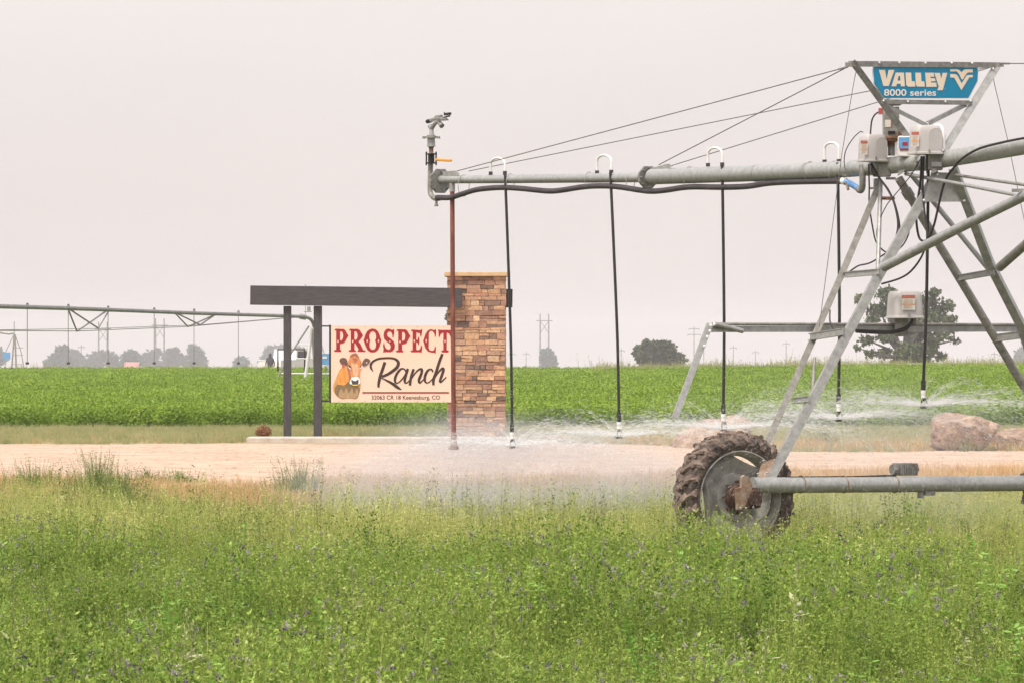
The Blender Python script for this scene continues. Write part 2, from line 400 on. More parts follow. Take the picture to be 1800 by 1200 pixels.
def bush(h, rad, n, lw, mi):
    q = []
    for k in range(n):
        v = rv(); rr = random.uniform(.45, 1)**.6; p = Vector((v.x*rad*rr, v.y*rad*rr, h*.55+v.z*h*.5*rr))
        if p.z < 0: p.z = abs(p.z)
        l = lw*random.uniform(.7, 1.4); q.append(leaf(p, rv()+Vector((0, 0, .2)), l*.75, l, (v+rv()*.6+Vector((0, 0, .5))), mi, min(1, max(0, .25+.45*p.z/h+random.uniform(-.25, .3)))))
    return q
def pig(h):
    q = []; p = Vector((0, 0, 0)); top = Vector((random.uniform(-.08, .08), random.uniform(-.08, .08), h)); q += stem_quads(p, top, .004, 0, .4)
    for k in range(60):
        t = random.uniform(.62, 1.0); c = p.lerp(top, t)+rv()*.01; q.append(leaf(c, rv()+Vector((0, 0, 1)), .012, .022, rv(), 0, random.random()*.6))
    for k in range(14):
        t = random.uniform(.2, .75); c = p.lerp(top, t); d = rv(); d.z = abs(d.z)*.4; q.append(leaf(c+d*.02, d, .03, .075, Vector((0, 0, 1))+rv()*.4, 0, random.uniform(.5, 1)))
    return q
AM = [M['alf'], M['alfstem'], M['flower']]
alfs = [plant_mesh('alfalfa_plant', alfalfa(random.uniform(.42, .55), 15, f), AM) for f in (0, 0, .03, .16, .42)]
sg = [plant_mesh('seed_grass', grass(random.uniform(.5, .68), 15, .0022, 0, .7, .5, .1), [M['seed']]) for k in range(4)]
M['darkstem'] = leafmat('olive seed stalk', [(.06, .07, .02), (.13, .14, .035), (.22, .21, .07)], .2)
sg3 = [plant_mesh('seed_stalk', grass(.78, 4, .003, 0, 1, 1, .05), [M['darkstem']]) for k in range(2)]
sg2 = [plant_mesh('leafy_grass', grass(.42, 26, .003, 0, .2, .8, .12), [M['seed']]) for k in range(2)]
st = [plant_mesh('straw_tuft', grass(h, 26, .004, 0, .1, 0, .14), [M['straw']]) for h in (.14, .25, .2)]
vg = [plant_mesh('verge_tuft', grass(h, 26, .006, 0, .3, .7, .16), [M['verge']]) for h in (.16, .26, .22)]
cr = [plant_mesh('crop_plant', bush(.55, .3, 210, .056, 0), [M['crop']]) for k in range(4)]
pg = [plant_mesh('pigweed_plant', pig(h), [M['pigweed']]) for h in (.55, .68, .62)]

p = patch(21, 62, 15, 1.3); nz = .6*vnoise(p[:, 0], p[:, 1], 1.0, 3)+.6*vnoise(p[:, 0], p[:, 1], 3.2, 13)
keep = rng.uniform(0, 1, len(p)) < np.clip(.95+.55*nz, .1, 1)*np.clip((46+3*nz-p[:, 1])/4, .05, 1)*np.clip((66-p[:, 1])/8, 0, 1); p, nz = p[keep], nz[keep]
p = p[:, :]; s = np.clip(.95+.26*nz, .42, 1.5)*rng.uniform(.75, 1.2, len(p)); s *= np.clip(1.0-(p[:, 1]-42)*.012, .6, 1.0)
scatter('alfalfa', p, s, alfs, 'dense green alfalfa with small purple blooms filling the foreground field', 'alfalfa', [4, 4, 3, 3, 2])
p = patch(41, 83, 23, 1.3); nz = vnoise(p[:, 0], p[:, 1], .7, 5)
keep = rng.uniform(0, 1, len(p)) < np.clip((p[:, 1]-41+3*nz)/6, 0, 1)*np.clip((75+nz*4+5*np.clip((9000*p[:, 0]/80-180)/220, 0, 1)-p[:, 1])/12, 0, 1)*np.where((p[:, 0]*9000/p[:, 1] > -680) & (p[:, 0]*9000/p[:, 1] < -330) & (p[:, 1] > 63+nz), .06, 1); p, nz = p[keep], nz[keep]
s = np.clip(.86+.2*nz, .5, 1.25)*rng.uniform(.6, 1.15, len(p))*np.clip(1-(p[:, 1]-52)*.028, .28, 1)
scatter('tall_grass', p, s, sg+sg2+sg3, 'tall yellowish green seeding grass between the wheel and the road', 'tall grass', [3, 3, 3, 3, 4, 4, 1.3, 1.3])
p = patch(62, 87, 32, 1.3); nz = vnoise(p[:, 0], p[:, 1], .8, 8)
rn_ = np.array([road_near(x) for x in p[:, 0]]); keep = (rng.uniform(0, 1, len(p)) < np.clip(.8+nz*.5-np.abs(p[:, 1]-(rn_-5))*.045, 0, 1)) & (p[:, 1] < rn_+1.2); p = p[keep]
scatter('dry_straw', p, rng.uniform(.5, 1.1, len(p)), st, 'dry straw coloured grass along the near edge of the dirt road', 'dry grass')
p = patch(98, 126, 24, 1.3); pxs = 900+9000*p[:, 0]/p[:, 1]
keep = np.array([y > road_far(x)+.3*rng.normal() for x, y in p[:, :2]]) & (rng.uniform(0, 1, len(p)) < .9) & ~((np.abs(pxs-665) < 235) & (p[:, 1] < 114.5)); p = p[keep]
scatter('verge_weeds', p, rng.uniform(.3, .75, len(p)), vg+st[:2], 'brownish green weeds on the verge beyond the dirt road', 'verge weeds', [4, 4, 4, 1.2, 1.2])
p = patch(98, 109, 14, 1.3); pxs = 900+9000*p[:, 0]/p[:, 1]
keep = np.array([y > road_far(x)+.2 and y < road_far(x)+3.5+rng.normal() for x, y in p[:, :2]]) & (pxs > 950); p = p[keep]
scatter('yellow_verge_grass', p, rng.uniform(.5, 1.3, len(p)), st, 'tufts of dry yellow grass round the boulders behind the road', 'dry grass')
def cropfield(a, b, dens, sc):
    p = patch(a, b, dens, 1.25); nz = vnoise(p[:, 0], p[:, 1], .25, 9)
    return p, np.clip(1+.05*nz, .8, 1.2)*rng.uniform(.88, 1.12, len(p))*sc
P1, S1 = cropfield(124.5, 165, 6.5, 1.0); P2, S2 = cropfield(165, 225, 4, 1.15); P3, S3 = cropfield(225, 318, 2.2, 1.4)
pts = np.concatenate([P1, P2, P3]); S = np.concatenate([S1, S2, S3]); zsc = np.concatenate([np.ones(len(S1)), np.full(len(S2), .88), np.full(len(S3), .7)])
keep = pts[:, 1] > 125.5+vnoise(pts[:, 0], pts[:, 0]*0, 1.1, 4)*.5; pts, S, zsc = pts[keep], S[keep], zsc[keep]
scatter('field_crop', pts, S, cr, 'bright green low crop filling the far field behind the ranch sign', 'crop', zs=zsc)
n = 900; x = rng.uniform(5, 42, n); y = rng.uniform(300, 318, n)
scatter('field_edge_weeds', np.stack([x, y, zg(x, y)+.1], 1), rng.uniform(1.5, 3.6, n), vg, 'olive brown weeds along the far right edge of the crop', 'weeds')
n = 500; x = rng.uniform(-42, 8, n); y = rng.uniform(312, 335, n)
scatter('far_dry_weeds', np.stack([x, y, zg(x, y)+.1], 1), rng.uniform(1.2, 3., n), vg+st, 'faded dry weeds behind the far left edge of the crop', 'weeds')
def broad(h, ns):
    q = []
    for s_ in range(ns):
        a = random.uniform(0, 6.28); L = h*random.uniform(.6, 1.1); top = Vector((math.cos(a)*L*.3, math.sin(a)*L*.3, L)); q += stem_quads(Vector((0, 0, 0)), top, .003, 0, .5)
        for k in range(12):
            c = top*random.uniform(.3, 1.0); d = rv(); d.z = abs(d.z)*.3-.1; l = random.uniform(.035, .06)
            q.append(leaf(c+d*.01, d, l*.5, l, Vector((0, 0, 1))+rv()*.5, 0, random.random()))
    return q
M['broadleaf'] = leafmat('broadleaf weed', [(.07, .19, .02), (.17, .36, .04), (.36, .54, .12), (.6, .7, .34)], .35, 1, .3)
bl = [plant_mesh('broadleaf_weed', broad(h, 7), [M['broadleaf']]) for h in (.42, .5, .36)]
p = patch(21, 46, 3.2, 1.3); nz = vnoise(p[:, 0], p[:, 1], 1.6, 21); keep = rng.uniform(0, 1, len(p)) < np.clip(.25+nz*.6, 0, 1)*np.clip((48-p[:, 1])/16, .15, 1); p = p[keep]
scatter('broadleaf_weeds', p, rng.uniform(.8, 1.3, len(p)), bl, 'patches of lighter broad leaved weeds among the foreground alfalfa', 'weeds')
# pigweed stalks: few, countable near the camera -> each a thing
PW = ['second from the left along the bottom edge', 'nearest the bottom left corner', 'third from the left along the bottom edge', 'in the lower left, taller and alone', 'left one of the close pair at the bottom left', 'right one of the close pair at the bottom left', 'in the alfalfa straight below the two dark posts', 'in the alfalfa left below the muddy wheel', 'in the alfalfa below the left side of the wheel', 'nearest the bottom edge under the muddy wheel', 'below the right side of the muddy wheel', 'below the control box on the right', 'lowest one near the bottom right corner', 'lower down, straight below the cow picture', 'near the bottom edge below the stone pillar']
for k, (px, D) in enumerate([(75, 26.6), (30, 27.6), (105, 27), (205, 26), (305, 26.3), (335, 26.5), (470, 42), (995, 38), (1150, 33), (1320, 27.2), (1390, 31), (1660, 35), (1725, 29.5), (615, 31), (868, 28.5)]):
    v = pg[k % 3].copy(); v.name = 'pigweed'; COL.objects.link(v); X = (px-900)/F*D
    v.location = (X, D, zgf(X, D)); v.rotation_euler = (0, 0, k*1.3); v.scale = (1.15, 1.15, 1.15)
    tag(v, 'pale pigweed spike '+PW[k], 'weed', 'pigweed spikes standing in the alfalfa')
# weeds at the road edge, left
def weedplant(px, D, h, rad, n, mat, name, label, cat, group=None, lw=.05):
    o = plant_mesh(name, grass(h*1.15, max(30, n//12), .004, 0, .3, 1, rad*.7)+grass(h*.6, max(40, n//10), .005, 0, .3, 1, rad)+sum([stem_quads(Vector((0, 0, 0)), Vector((random.uniform(-rad, rad)*.5, random.uniform(-rad, rad)*.5, h*random.uniform(.7, 1.1))), .004, 0, .3) for i in range(8)], []), [mat])
    X = (px-900)/F*D; o.location = (X, D, zgf(X, D)); COL.objects.link(o); return tag(o, label, cat, group)
M['weedgreen'] = leafmat('dull green weed', [(.08, .13, .03), (.17, .24, .06), (.3, .36, .12)], .3, 2, .8)
weedplant(170, 70, .62, .28, 2000, M['weedgreen'], 'roadside_weed', 'tall dark green weed at the left of the near road edge', 'weed', lw=0.019)
weedplant(318, 77, .2, .26, 1040, M['weedgreen'], 'roadside_weed', 'small round green weed on the near road edge beside the straw', 'weed', lw=0.022)
weedplant(215, 66, .5, .35, 1800, M['weedgreen'], 'roadside_weed', 'broad greyish weed in the grass left of the straw patch', 'weed', lw=0.019)
weedplant(260, 76.5, .22, .35, 1040, M['weedgreen'], 'roadside_weed', 'low green weed between the tall weed and the round one', 'weed', lw=0.019)
weedplant(525, 70, .5, .4, 1800, M['weedgreen'], 'roadside_weed', 'greyish green weed below the two dark sign posts', 'weed', lw=0.019)
weedplant(60, 72, .45, .6, 2000, M['weedgreen'], 'roadside_weed', 'straggly weed clump at the far left road edge', 'weed', lw=0.019)
weedplant(1450, 104, .35, .35, 1000, M['weedgreen'], 'roadside_weed', 'small green weed behind the road between the tower legs', 'weed', lw=0.025)
weedplant(1695, 98.5, .35, .4, 250, M['weedgreen'], 'roadside_weed', 'green weed in front of the large boulder', 'weed', lw=.04)
# dry russet shrub
q = bush(.27, .19, 900, .03, 0)+bush(.33, .1, 200, .03, 0)
o = plant_mesh('dry_shrub', q, [M['shrubred']]); D = 113.5; o.location = ((463-900)/F*D, D, zgf(0, D)); COL.objects.link(o)
tag(o, 'dry russet brown shrub beside the left end of the concrete kerb', 'shrub')

# ------------------------------------------------------------ trees
M['treefar'] = leafmat('haze tinted far foliage', [(.035, .075, .07), (.055, .11, .1), (.09, .15, .13)], .25, .05, .6)  # blue of the distance haze is mixed into the leaf colour
M['treebig'] = leafmat('cottonwood foliage', [(.035, .052, .022), (.08, .11, .045), (.19, .23, .1)], .25, .3, .35)
def tree(name, label, D, base, blobs, leafsz, mat, dens=2.2, trunk=.35, stems=None, seed=1, group=None):
    random.seed(seed); s = F/D; bx, by = base
    P0 = Q(bx, by, D); P0.z = zgf(P0.x, D)
    rt = root(name, P0, label, 'tree', group)
    q = []; mb = MB(); fork = Vector((P0.x, D, P0.z+(max(1.0, (H+(600-sum(b[1] for b in blobs)/len(blobs))/s)-P0.z))*.4))
    mb.tube([P0, fork], [trunk, trunk*.75], 8)
    for (cx, cy, rx, ry) in blobs:
        c = Q(cx, cy, D+random.uniform(-1, 1)*min(rx, 30)/s*.8); rxx, rzz = rx/s*.92, ry/s*.9; ryy = (rxx+rzz)/2
        if c.z < P0.z+.3: c.z = P0.z+.3
        mid = fork.lerp(c, .5)+rv()*.05*(c-fork).length; mb.tube([fork, mid, c], [trunk*.5, trunk*.3, trunk*.08], 6)
        for k in range(int(rx*ry*dens)):
            v = rv()*random.uniform(.25, 1.0)**.5*random.uniform(.8, 1.12); pnt = c+Vector((v.x*rxx, v.y*ryy, v.z*rzz)); l = leafsz*random.uniform(.6, 1.4)
            q.append(leaf(pnt, rv(), l*.7, l, (v+rv()*.7), 0, min(1, max(0, random.uniform(0, 1)))))
    mb.build('trunk', M['bark'], rt)
    o = plant_mesh('crown', q, [mat]); o.parent = rt
    o.data.transform(Matrix.Translation(-Vector(rt['_w']))); COL.objects.link(o); return rt
big = [(1560, 518, 24, 16), (1516, 526, 16, 8), (1545, 545, 22, 14), (1590, 560, 32, 26), (1632, 530, 16, 18), (1645, 555, 22, 16), (1668, 562, 18, 9), (1612, 585, 26, 18), (1560, 590, 22, 13), (1525, 598, 18, 8), (1650, 592, 26, 9), (1678, 598, 11, 5), (1600, 618, 32, 22), (1530, 622, 12, 8), (1508, 612, 8, 5), (1555, 620, 15, 9), (1655, 626, 12, 9), (1635, 612, 18, 16), (1575, 637, 14, 9), (1630, 637, 10, 8), (1603, 530, 16, 10), (1642, 514, 14, 8), (1662, 538, 18, 12), (1628, 562, 26, 20), (1534, 562, 16, 9), (1674, 578, 12, 7)]
tree('cottonwood_tree', 'large open crowned tree behind the tower and its control box', 600, (1588, 655), big, .46, M['treebig'], 1.05, .6, seed=3)
tree('bushy_tree', 'rounded grey green tree on the far crop edge right of centre', 900, (1158, 655), [(1135, 625, 16, 18), (1150, 615, 22, 14), (1172, 620, 20, 16), (1188, 632, 15, 12), (1160, 635, 32, 14), (1122, 618, 9, 7), (1140, 607, 14, 6), (1170, 608, 12, 6)], .85, M['treebig'], 3.2, .3, seed=4)
tree('slim_tree', 'small hazy blue tree in front of the tall pylon', 2500, (964, 660), [(963, 630, 13, 14), (960, 622, 10, 8), (967, 640, 12, 10), (962, 647, 12, 5)], 1.9, M['treefar'], 5, .4, seed=5)
tree('dark_tree', 'dark tree half hidden behind the stone pillar', 480, (822, 655), [(815, 560, 30, 22), (798, 556, 12, 12), (830, 590, 30, 25), (850, 620, 26, 22), (825, 630, 20, 20), (852, 570, 18, 20)], .45, M['treebig'], 3, .4, seed=6)
def far_clump(i, label, blobs, D=2600):
    D += (i*379) % 500
    bx = sum(b[0] for b in blobs)/len(blobs)
    tree('distant_tree', label, D, (bx, 655), blobs, 2.0, M['treefar'], 4.2, 1.0, seed=20+i, group='hazy trees on the horizon')
far_clump(0, 'tall hazy tree at the left end of the horizon row', [(112, 625, 13, 16), (104, 618, 5, 8), (96, 632, 12, 10), (110, 640, 18, 10), (86, 640, 8, 8)])
far_clump(1, 'low hazy tree right of the leftmost tall tree', [(136, 632, 14, 12), (130, 622, 7, 7), (145, 642, 16, 8)])
far_clump(2, 'broad hazy tree left of the small red roof', [(170, 632, 16, 14), (160, 640, 18, 8), (178, 624, 10, 7)])
far_clump(3, 'hazy tree standing directly left of the red roof', [(196, 634, 13, 13), (202, 642, 9, 8), (190, 625, 7, 5)])
far_clump(4, 'hazy tree rising directly behind the red roof', [(228, 628, 14, 12), (222, 638, 12, 10), (240, 634, 14, 10)])
far_clump(5, 'hazy tree below the middle of the far sprinkler span', [(262, 630, 14, 12), (275, 622, 9, 8), (268, 640, 18, 8)])
far_clump(6, 'hazy tree under the second truss of the far span', [(300, 626, 14, 12), (306, 618, 9, 6), (296, 640, 18, 8), (318, 632, 12, 10)])
far_clump(7, 'tallest hazy tree below the second truss of the far span', [(345, 622, 13, 13), (338, 615, 9, 8), (352, 636, 13, 12), (336, 640, 14, 8)])
far_clump(8, 'small round hazy bush between the tree row and the posts', [(423, 636, 12, 9), (423, 642, 12, 6)])
far_clump(9, 'hazy tree just left of the two dark posts', [(480, 622, 20, 14), (470, 635, 15, 12), (495, 615, 12, 8), (500, 635, 18, 12)])
far_clump(10, 'hazy tree seen between the two dark posts', [(528, 625, 16, 14), (532, 638, 16, 8)])
far_clump(11, 'hazy tree at the right edge of the picture', [(1792, 630, 10, 14), (1800, 622, 12, 10), (1806, 636, 16, 10)])
far_clump(12, 'faint tree at the left picture edge beside the blue tower sign', [(-4, 620, 9, 8), (0, 630, 10, 10), (-10, 636, 12, 12)])

# ------------------------------------------------------------ pylons
def pylon(px, top, D, kind, label):
    P0 = Q(px, 655, D); P0.z = zgf(P0.x, D); zt = H+(600-top)/F*D; h = zt-P0.z
    rt = root('power_pylon', P0, label, 'pylon', 'faint power pylons on the horizon'); mb = MB(); s = F/D
    w = .13*D/1500
    if kind == 'H':
        hw = 7.5/s; legs = []
        for sg_ in (-1, 1):
            m = MB(); x = sg_*hw
            for dx in (-1, 1): m.tube([P0+Vector((x+dx*1.2/s, 0, 0)), Vector((P0.x+x+dx*.4/s, D, zt))], w*.8, 5)
            for k in range(9):
                z0, z1 = P0.z+h*k/9, P0.z+h*(k+1)/9; d = 1 if k % 2 else -1; m.tube([(P0.x+x-d*1.0/s, D, z0), (P0.x+x+d*.8/s, D, z1)], w*.5, 4)
            m.build('mast', M['wire'], rt)
        zc = zt-12/s; m = MB(); m.bar((P0.x-hw*1.9, D, zc), (P0.x+hw*1.9, D, zc), w*1.4, w*1.8); m.build('crossarm', M['wire'], rt)
        m = MB()
        m.tube([(P0.x-hw, D, zc), (P0.x+hw, D, zc-22/s)], w*.6, 4); m.tube([(P0.x+hw, D, zc), (P0.x-hw, D, zc-22/s)], w*.6, 4); m.build('cross_brace', M['wire'], rt)
    else:
        m = MB(); m.tube([P0, (P0.x, D, zt)], [w*1.3, w*.8], 6)
        for k in range(int(h/4)): m.box((P0.x, D, P0.z+k*4+2), w*3.4, w*2, w*1.2)
        m.build('mast', M['wire'], rt)
        for k, dz in enumerate((4, 14) if kind == 'T' else (4,)):
            a = (9 if k == 0 else 11)/s*(1 if kind == 'T' else .6); m = MB(); m.bar((P0.x-a, D, zt-dz/s), (P0.x+a, D, zt-dz/s), w, w*1.5)
            for sx_ in (-1, 1): m.tube([(P0.x+sx_*a, D, zt-dz/s), (P0.x+sx_*a, D, zt-dz/s-3/s)], w*.6, 5)
            m.build('crossarm', M['wire'], rt)
pylon(957, 552, 2550, 'H', 'twin mast pylon behind the slim blue tree')
pylon(281, 560, 2550, 'H', 'twin mast pylon over the tree row under the far span')
pylon(181, 566, 2625, 'H', 'faint twin mast pylon at the left beside a hose of the far span')
pylon(1220, 574, 2550, 'T', 'pylon with two crossarms left of the hanging steel arm')
pylon(1237, 590, 3450, 'P', 'thin pole just right of the two armed pylon')
pylon(1289, 607, 3000, 'P', 'thin pole between the second and third hoses from the right')
pylon(1328, 615, 3600, 'P', 'faint short pole left of the leaning tower leg')
pylon(1382, 600, 2850, 'P', 'darker pole standing left of the tower legs')
pylon(1092, 612, 2850, 'P', 'short pole to the left of the rounded tree')
pylon(900, 618, 3450, 'P', 'faint pole just right of the stone pillar')
pylon(925, 618, 3450, 'P', 'faint pole between pillar and twin mast pylon')
pylon(143, 606, 3000, 'P', 'pole above the low trees at the left')
pylon(1748, 618, 3000, 'P', 'pole near the right edge beside the sloping leg tube')
pylon(1795, 590, 3000, 'P', 'tall faint pole at the right picture edge')

# ------------------------------------------------------------ ranch gateway
DG = 112.5; sG = F/DG
def box_px(mb, x0, x1, y0, y1, D0, D1, mi=0, zc=True):
    """box whose front face fills the pixel rectangle at D0"""
    a, b = Q(x0, y1, D0), Q(x1, y0, D0); 
    return mb.box(((a.x+b.x)/2, (D0+D1)/2, (a.z+b.z)/2), b.x-a.x, D1-D0, b.z-a.z, mi)
gate = root('timber_gateway', (Q(530, 772, DG).x, DG, 0), 'dark stained timber frame with two posts and a long top beam', 'gateway')
for x0, x1 in ((498.5, 512), (551.5, 566)):
    m = MB(); a = Q((x0+x1)/2, 772, DG); m.box((a.x, DG, (H+(600-538)/sG)/2), (x1-x0)/sG, .17, H+(600-538)/sG); m.build('post', M['timberv'], gate, bevel=.008)
m = MB(); a, b = Q(440, 519, DG-.12), Q(812, 523.5, DG-.12); m.bar(a, b, .14, 34/sG); m.build('front_beam', M['timber'], gate, bevel=.008)
m = MB(); a, b = Q(441, 519, DG+1.5), Q(901, 524.5, DG+1.5); m.bar(a, b, .14, 33/sG); m.build('rear_beam', M['timber'], gate, bevel=.008)
# pillar
pil = root('stone_pillar', (Q(838, 772, DG).x, DG+.66, 0), 'square pillar of stacked tan ledge stone with a flat cap', 'pillar')
x0, x1 = Q(787, 700, DG).x, Q(888, 700, DG).x; zt = H+(600-486)/sG; y0, y1 = DG+.03, DG+1.3
m = MB(); m.box(((x0+x1)/2, (y0+y1)/2, zt/2), x1-x0-.06, y1-y0-.06, zt); m.build('core', M['mortar'], pil)
m = MB(); random.seed(18)
z = 0
while z < zt-.03:
    hh = min(random.choice([.06, .075, .09, .1, .12, .14]), zt-z)
    if zt-z-hh < .05: hh = zt-z
    for face in range(4):
        W = (x1-x0) if face % 2 == 0 else (y1-y0)
        u = 0
        while u < W-1e-3:
            w = random.uniform(.1, .42)
            if W-u-w < .08: w = W-u
            parts = [(z, hh)] if (hh < .11 or random.random() < .6) else [(z, hh*.5), (z+hh*.5, hh*.5)]
            for (zz, h2) in parts:
                pr = random.uniform(.028, .05); g_ = .004
                cu, cz = u+w/2, zz+h2/2; t = random.random()
                ww, h3 = w-g_*2, h2-g_*2
                if face == 0: c = (x0+cu, y0+.03-pr/2, cz); d = (ww, pr, h3)
                elif face == 2: c = (x0+cu, y1-.03+pr/2, cz); d = (ww, pr, h3)
                elif face == 1: c = (x1-.03+pr/2, y0+cu, cz); d = (pr, ww, h3)
                else: c = (x0+.03-pr/2, y0+cu, cz); d = (pr, ww, h3)
                m.box(c, *d, tone=t)
            u += w
    z += hh
V = np.array(m.v); V += rng.normal(0, .004, V.shape); m.v = [tuple(v) for v in V]
m.build('shaft', M['stone'], pil, smooth=False, bevel=.006)
m = MB(); a, b = Q(781, 486, DG-.05), Q(897, 478.5, DG-.05); m.box(((a.x+b.x)/2, (y0+y1)/2, (zt+.09/2)+.004), b.x-a.x, y1-y0+.2, .092); m.build('cap', M['capstone'], pil, bevel=.01)
# concrete kerb
m = MB(); a, b = Q(433, 779, 108.8), Q(905, 779, 108.8); 
m.box(((a.x+b.x)/2, 109.6, .045), b.x-a.x, 1.5, .13); o = m.build('concrete_kerb', M['concrete'], None, bevel=.012)
tag(o, 'low pale concrete kerb running under the posts and pillar', 'kerb')

# ------------------------------------------------------------ ranch sign
DS = DG-.02
def glyph(mb, outer, holes, org, k, D, off, mi=0):
    def c(pt): return Q(org[0]+pt[0]/k, org[1]+pt[1]/k, D)-Vector((0, off, 0))
    loops = [[c(p) for p in outer]]+[[c(p) for p in h] for h in holes]
    tr = tessellate_polygon(loops); flat = [v for l in loops for v in l]
    mb.add(flat, [tuple(t) for t in tr], mi)
def dia(x, y, w=24, h=50): return [(x, y-h), (x+w, y), (x, y+h), (x-w, y)]
def smoothpoly(p, n=3):
    out = []; m = len(p)
    for i in range(m):
        p0, p1, p2, p3 = [np.array(p[(i+j-1) % m], float) for j in range(4)]
        for k in range(n):
            t = k/n; out.append(tuple(.5*((2*p1)+(p2-p0)*t+(2*p0-5*p1+4*p2-p3)*t*t+(3*p1-p0-3*p2+p3)*t**3)))
    return out
def stroke(mb, pts, org, k, D, off, mi=0, sm=5):
    P_ = np.array(pts, float); q = []
    for i in range(len(P_)-1):
        p0, p1, p2, p3 = P_[max(i-1, 0)], P_[i], P_[i+1], P_[min(i+2, len(P_)-1)]
        for j in range(sm):
            t = j/sm; q.append(.5*((2*p1)+(p2-p0)*t+(2*p0-5*p1+4*p2-p3)*t*t+(3*p1-p0-3*p2+p3)*t**3))
    q.append(P_[-1]); q = np.array(q); vs = []
    for i in range(len(q)):
        d = q[min(i+1, len(q)-1)][:2]-q[max(i-1, 0)][:2]; d = d/(np.linalg.norm(d)+1e-9); n_ = np.array([-d[1], d[0]]); w = max(q[i][2], 2)
        for s_ in (-1, 1):
            a = q[i][:2]+n_*w*s_; vs.append(Q(org[0]+a[0]/k, org[1]+a[1]/k, D)-Vector((0, off, 0)))
    mb.add(vs, [(2*i, 2*i+1, 2*i+3, 2*i+2) for i in range(len(q)-1)], mi)
def text_mesh(name, txt, x0, x1, ybase, ycap, D, off, mat, parent, bold=0.):
    cu = bpy.data.curves.new(name, 'FONT'); cu.body = txt; cu.offset = bold; to = bpy.data.objects.new('tmp', cu); COL.objects.link(to)
    bpy.context.view_layer.update(); dg = bpy.context.evaluated_depsgraph_get(); me = bpy.data.meshes.new_from_object(to.evaluated_get(dg))
    bpy.data.objects.remove(to); V = np.array([v.co[:] for v in me.vertices]); mn, mx_ = V.min(0), V.max(0)
    cap = .69; w = mx_[0]-mn[0]; vs = [Q(x0+(v[0]-mn[0])/w*(x1-x0), ybase+(v[1])/cap*(ycap-ybase), D)-Vector((0, off, 0)) for v in V]
    m = MB(); m.add(vs, [tuple(p.vertices) for p in me.polygons]); bpy.data.meshes.remove(me)
    return m.build(name, mat, parent, smooth=False)
sgn = root('ranch_sign', (Q(690, 707, DS).x, DS, H-107/sG), 'peach ranch sign with red PROSPECT lettering and a brown cow', 'sign')
m = MB(); box_px(m, 582, 797.5, 572, 706.5, DS, DS+.02); panel = m.build('panel', M['sign'], sgn, smooth=False)
for nm_, bx_ in (('side_rail', (578.5, 581.8, 571, 707)), ('bracket', (566, 578.4, 572, 574.5)), ('bracket', (566, 578.4, 703, 705.5)), ('bracket', (797.7, 802, 704, 707))):
    m = MB(); box_px(m, *bx_, DS-.005, DS+.035); m.build(nm_, M['iron'], sgn, smooth=False)
L = MB(); O1 = (580, 565); Pg = [(115, 235), (145, 195), (250, 195), (300, 200), (350, 195), (400, 225), (440, 300), (488, 375), (440, 450), (400, 530), (350, 575), (265, 590), (265, 740), (305, 755), (290, 792), (120, 792), (102, 752), (165, 740), (165, 240)]
Ph = [(265, 265), (310, 265), (345, 320), (350, 390), (335, 460), (305, 495), (265, 495)]
glyph(L, Pg, [Ph, dia(212, 520)], O1, 15, DS, .006)
glyph(L, [(x+1635, y+12) for x, y in Pg], [[(x+1635, y+12) for x, y in Ph], dia(1847, 532)], O1, 15, DS, .006)
glyph(L, [(497, 240), (530, 195), (640, 200), (720, 195), (790, 230), (830, 300), (872, 370), (820, 450), (750, 535), (800, 580), (875, 745), (942, 757), (920, 792), (735, 792), (722, 752), (765, 745), (665, 570), (645, 570), (645, 740), (688, 757), (670, 792), (510, 792), (488, 752), (550, 740), (550, 240)],
      [[(645, 265), (690, 265), (722, 320), (728, 390), (712, 450), (685, 480), (645, 480)], dia(600, 520)], O1, 15, DS, .006)
glyph(L, [(1125, 190), (1200, 205), (1265, 260), (1310, 350), (1335, 440), (1357, 492), (1335, 560), (1310, 650), (1265, 740), (1200, 795), (1125, 810), (1050, 795), (985, 740), (940, 650), (910, 560), (882, 492), (910, 430), (935, 340), (980, 260), (1050, 205)],
      [[(1130, 258), (1185, 290), (1215, 350), (1215, 440), (1188, 505), (1215, 560), (1215, 650), (1185, 720), (1130, 740), (1075, 720), (1042, 650), (1040, 560), (1064, 510), (1040, 450), (1038, 350), (1070, 290)], dia(982, 510), dia(1278, 510)], O1, 15, DS, .006)
glyph(L, [(1692, 195), (1695, 300), (1672, 430), (1650, 415), (1650, 360), (1620, 290), (1580, 265), (1530, 280), (1505, 330), (1520, 390), (1600, 450), (1680, 520), (1712, 610), (1702, 700), (1660, 770), (1590, 800), (1470, 795), (1400, 808), (1415, 720), (1398, 640), (1425, 540), (1445, 640), (1480, 710), (1545, 742), (1590, 715), (1605, 660), (1580, 590), (1500, 530), (1430, 460), (1413, 370), (1430, 270), (1480, 205), (1550, 190), (1640, 225), (1665, 215)], [dia(1578, 522, 26, 30)], O1, 15, DS, .006)
O2 = (680, 565)
glyph(L, [(628, 258), (655, 215), (890, 230), (932, 192), (925, 300), (905, 412), (888, 400), (870, 320), (780, 285), (775, 480), (815, 480), (825, 388), (858, 440), (858, 560), (830, 632), (812, 555), (775, 550), (775, 730), (820, 752), (880, 720), (905, 605), (932, 680), (910, 835), (888, 802), (650, 802), (618, 762), (680, 750), (680, 250)], [dia(724, 510)], O2, 15, DS, .006)
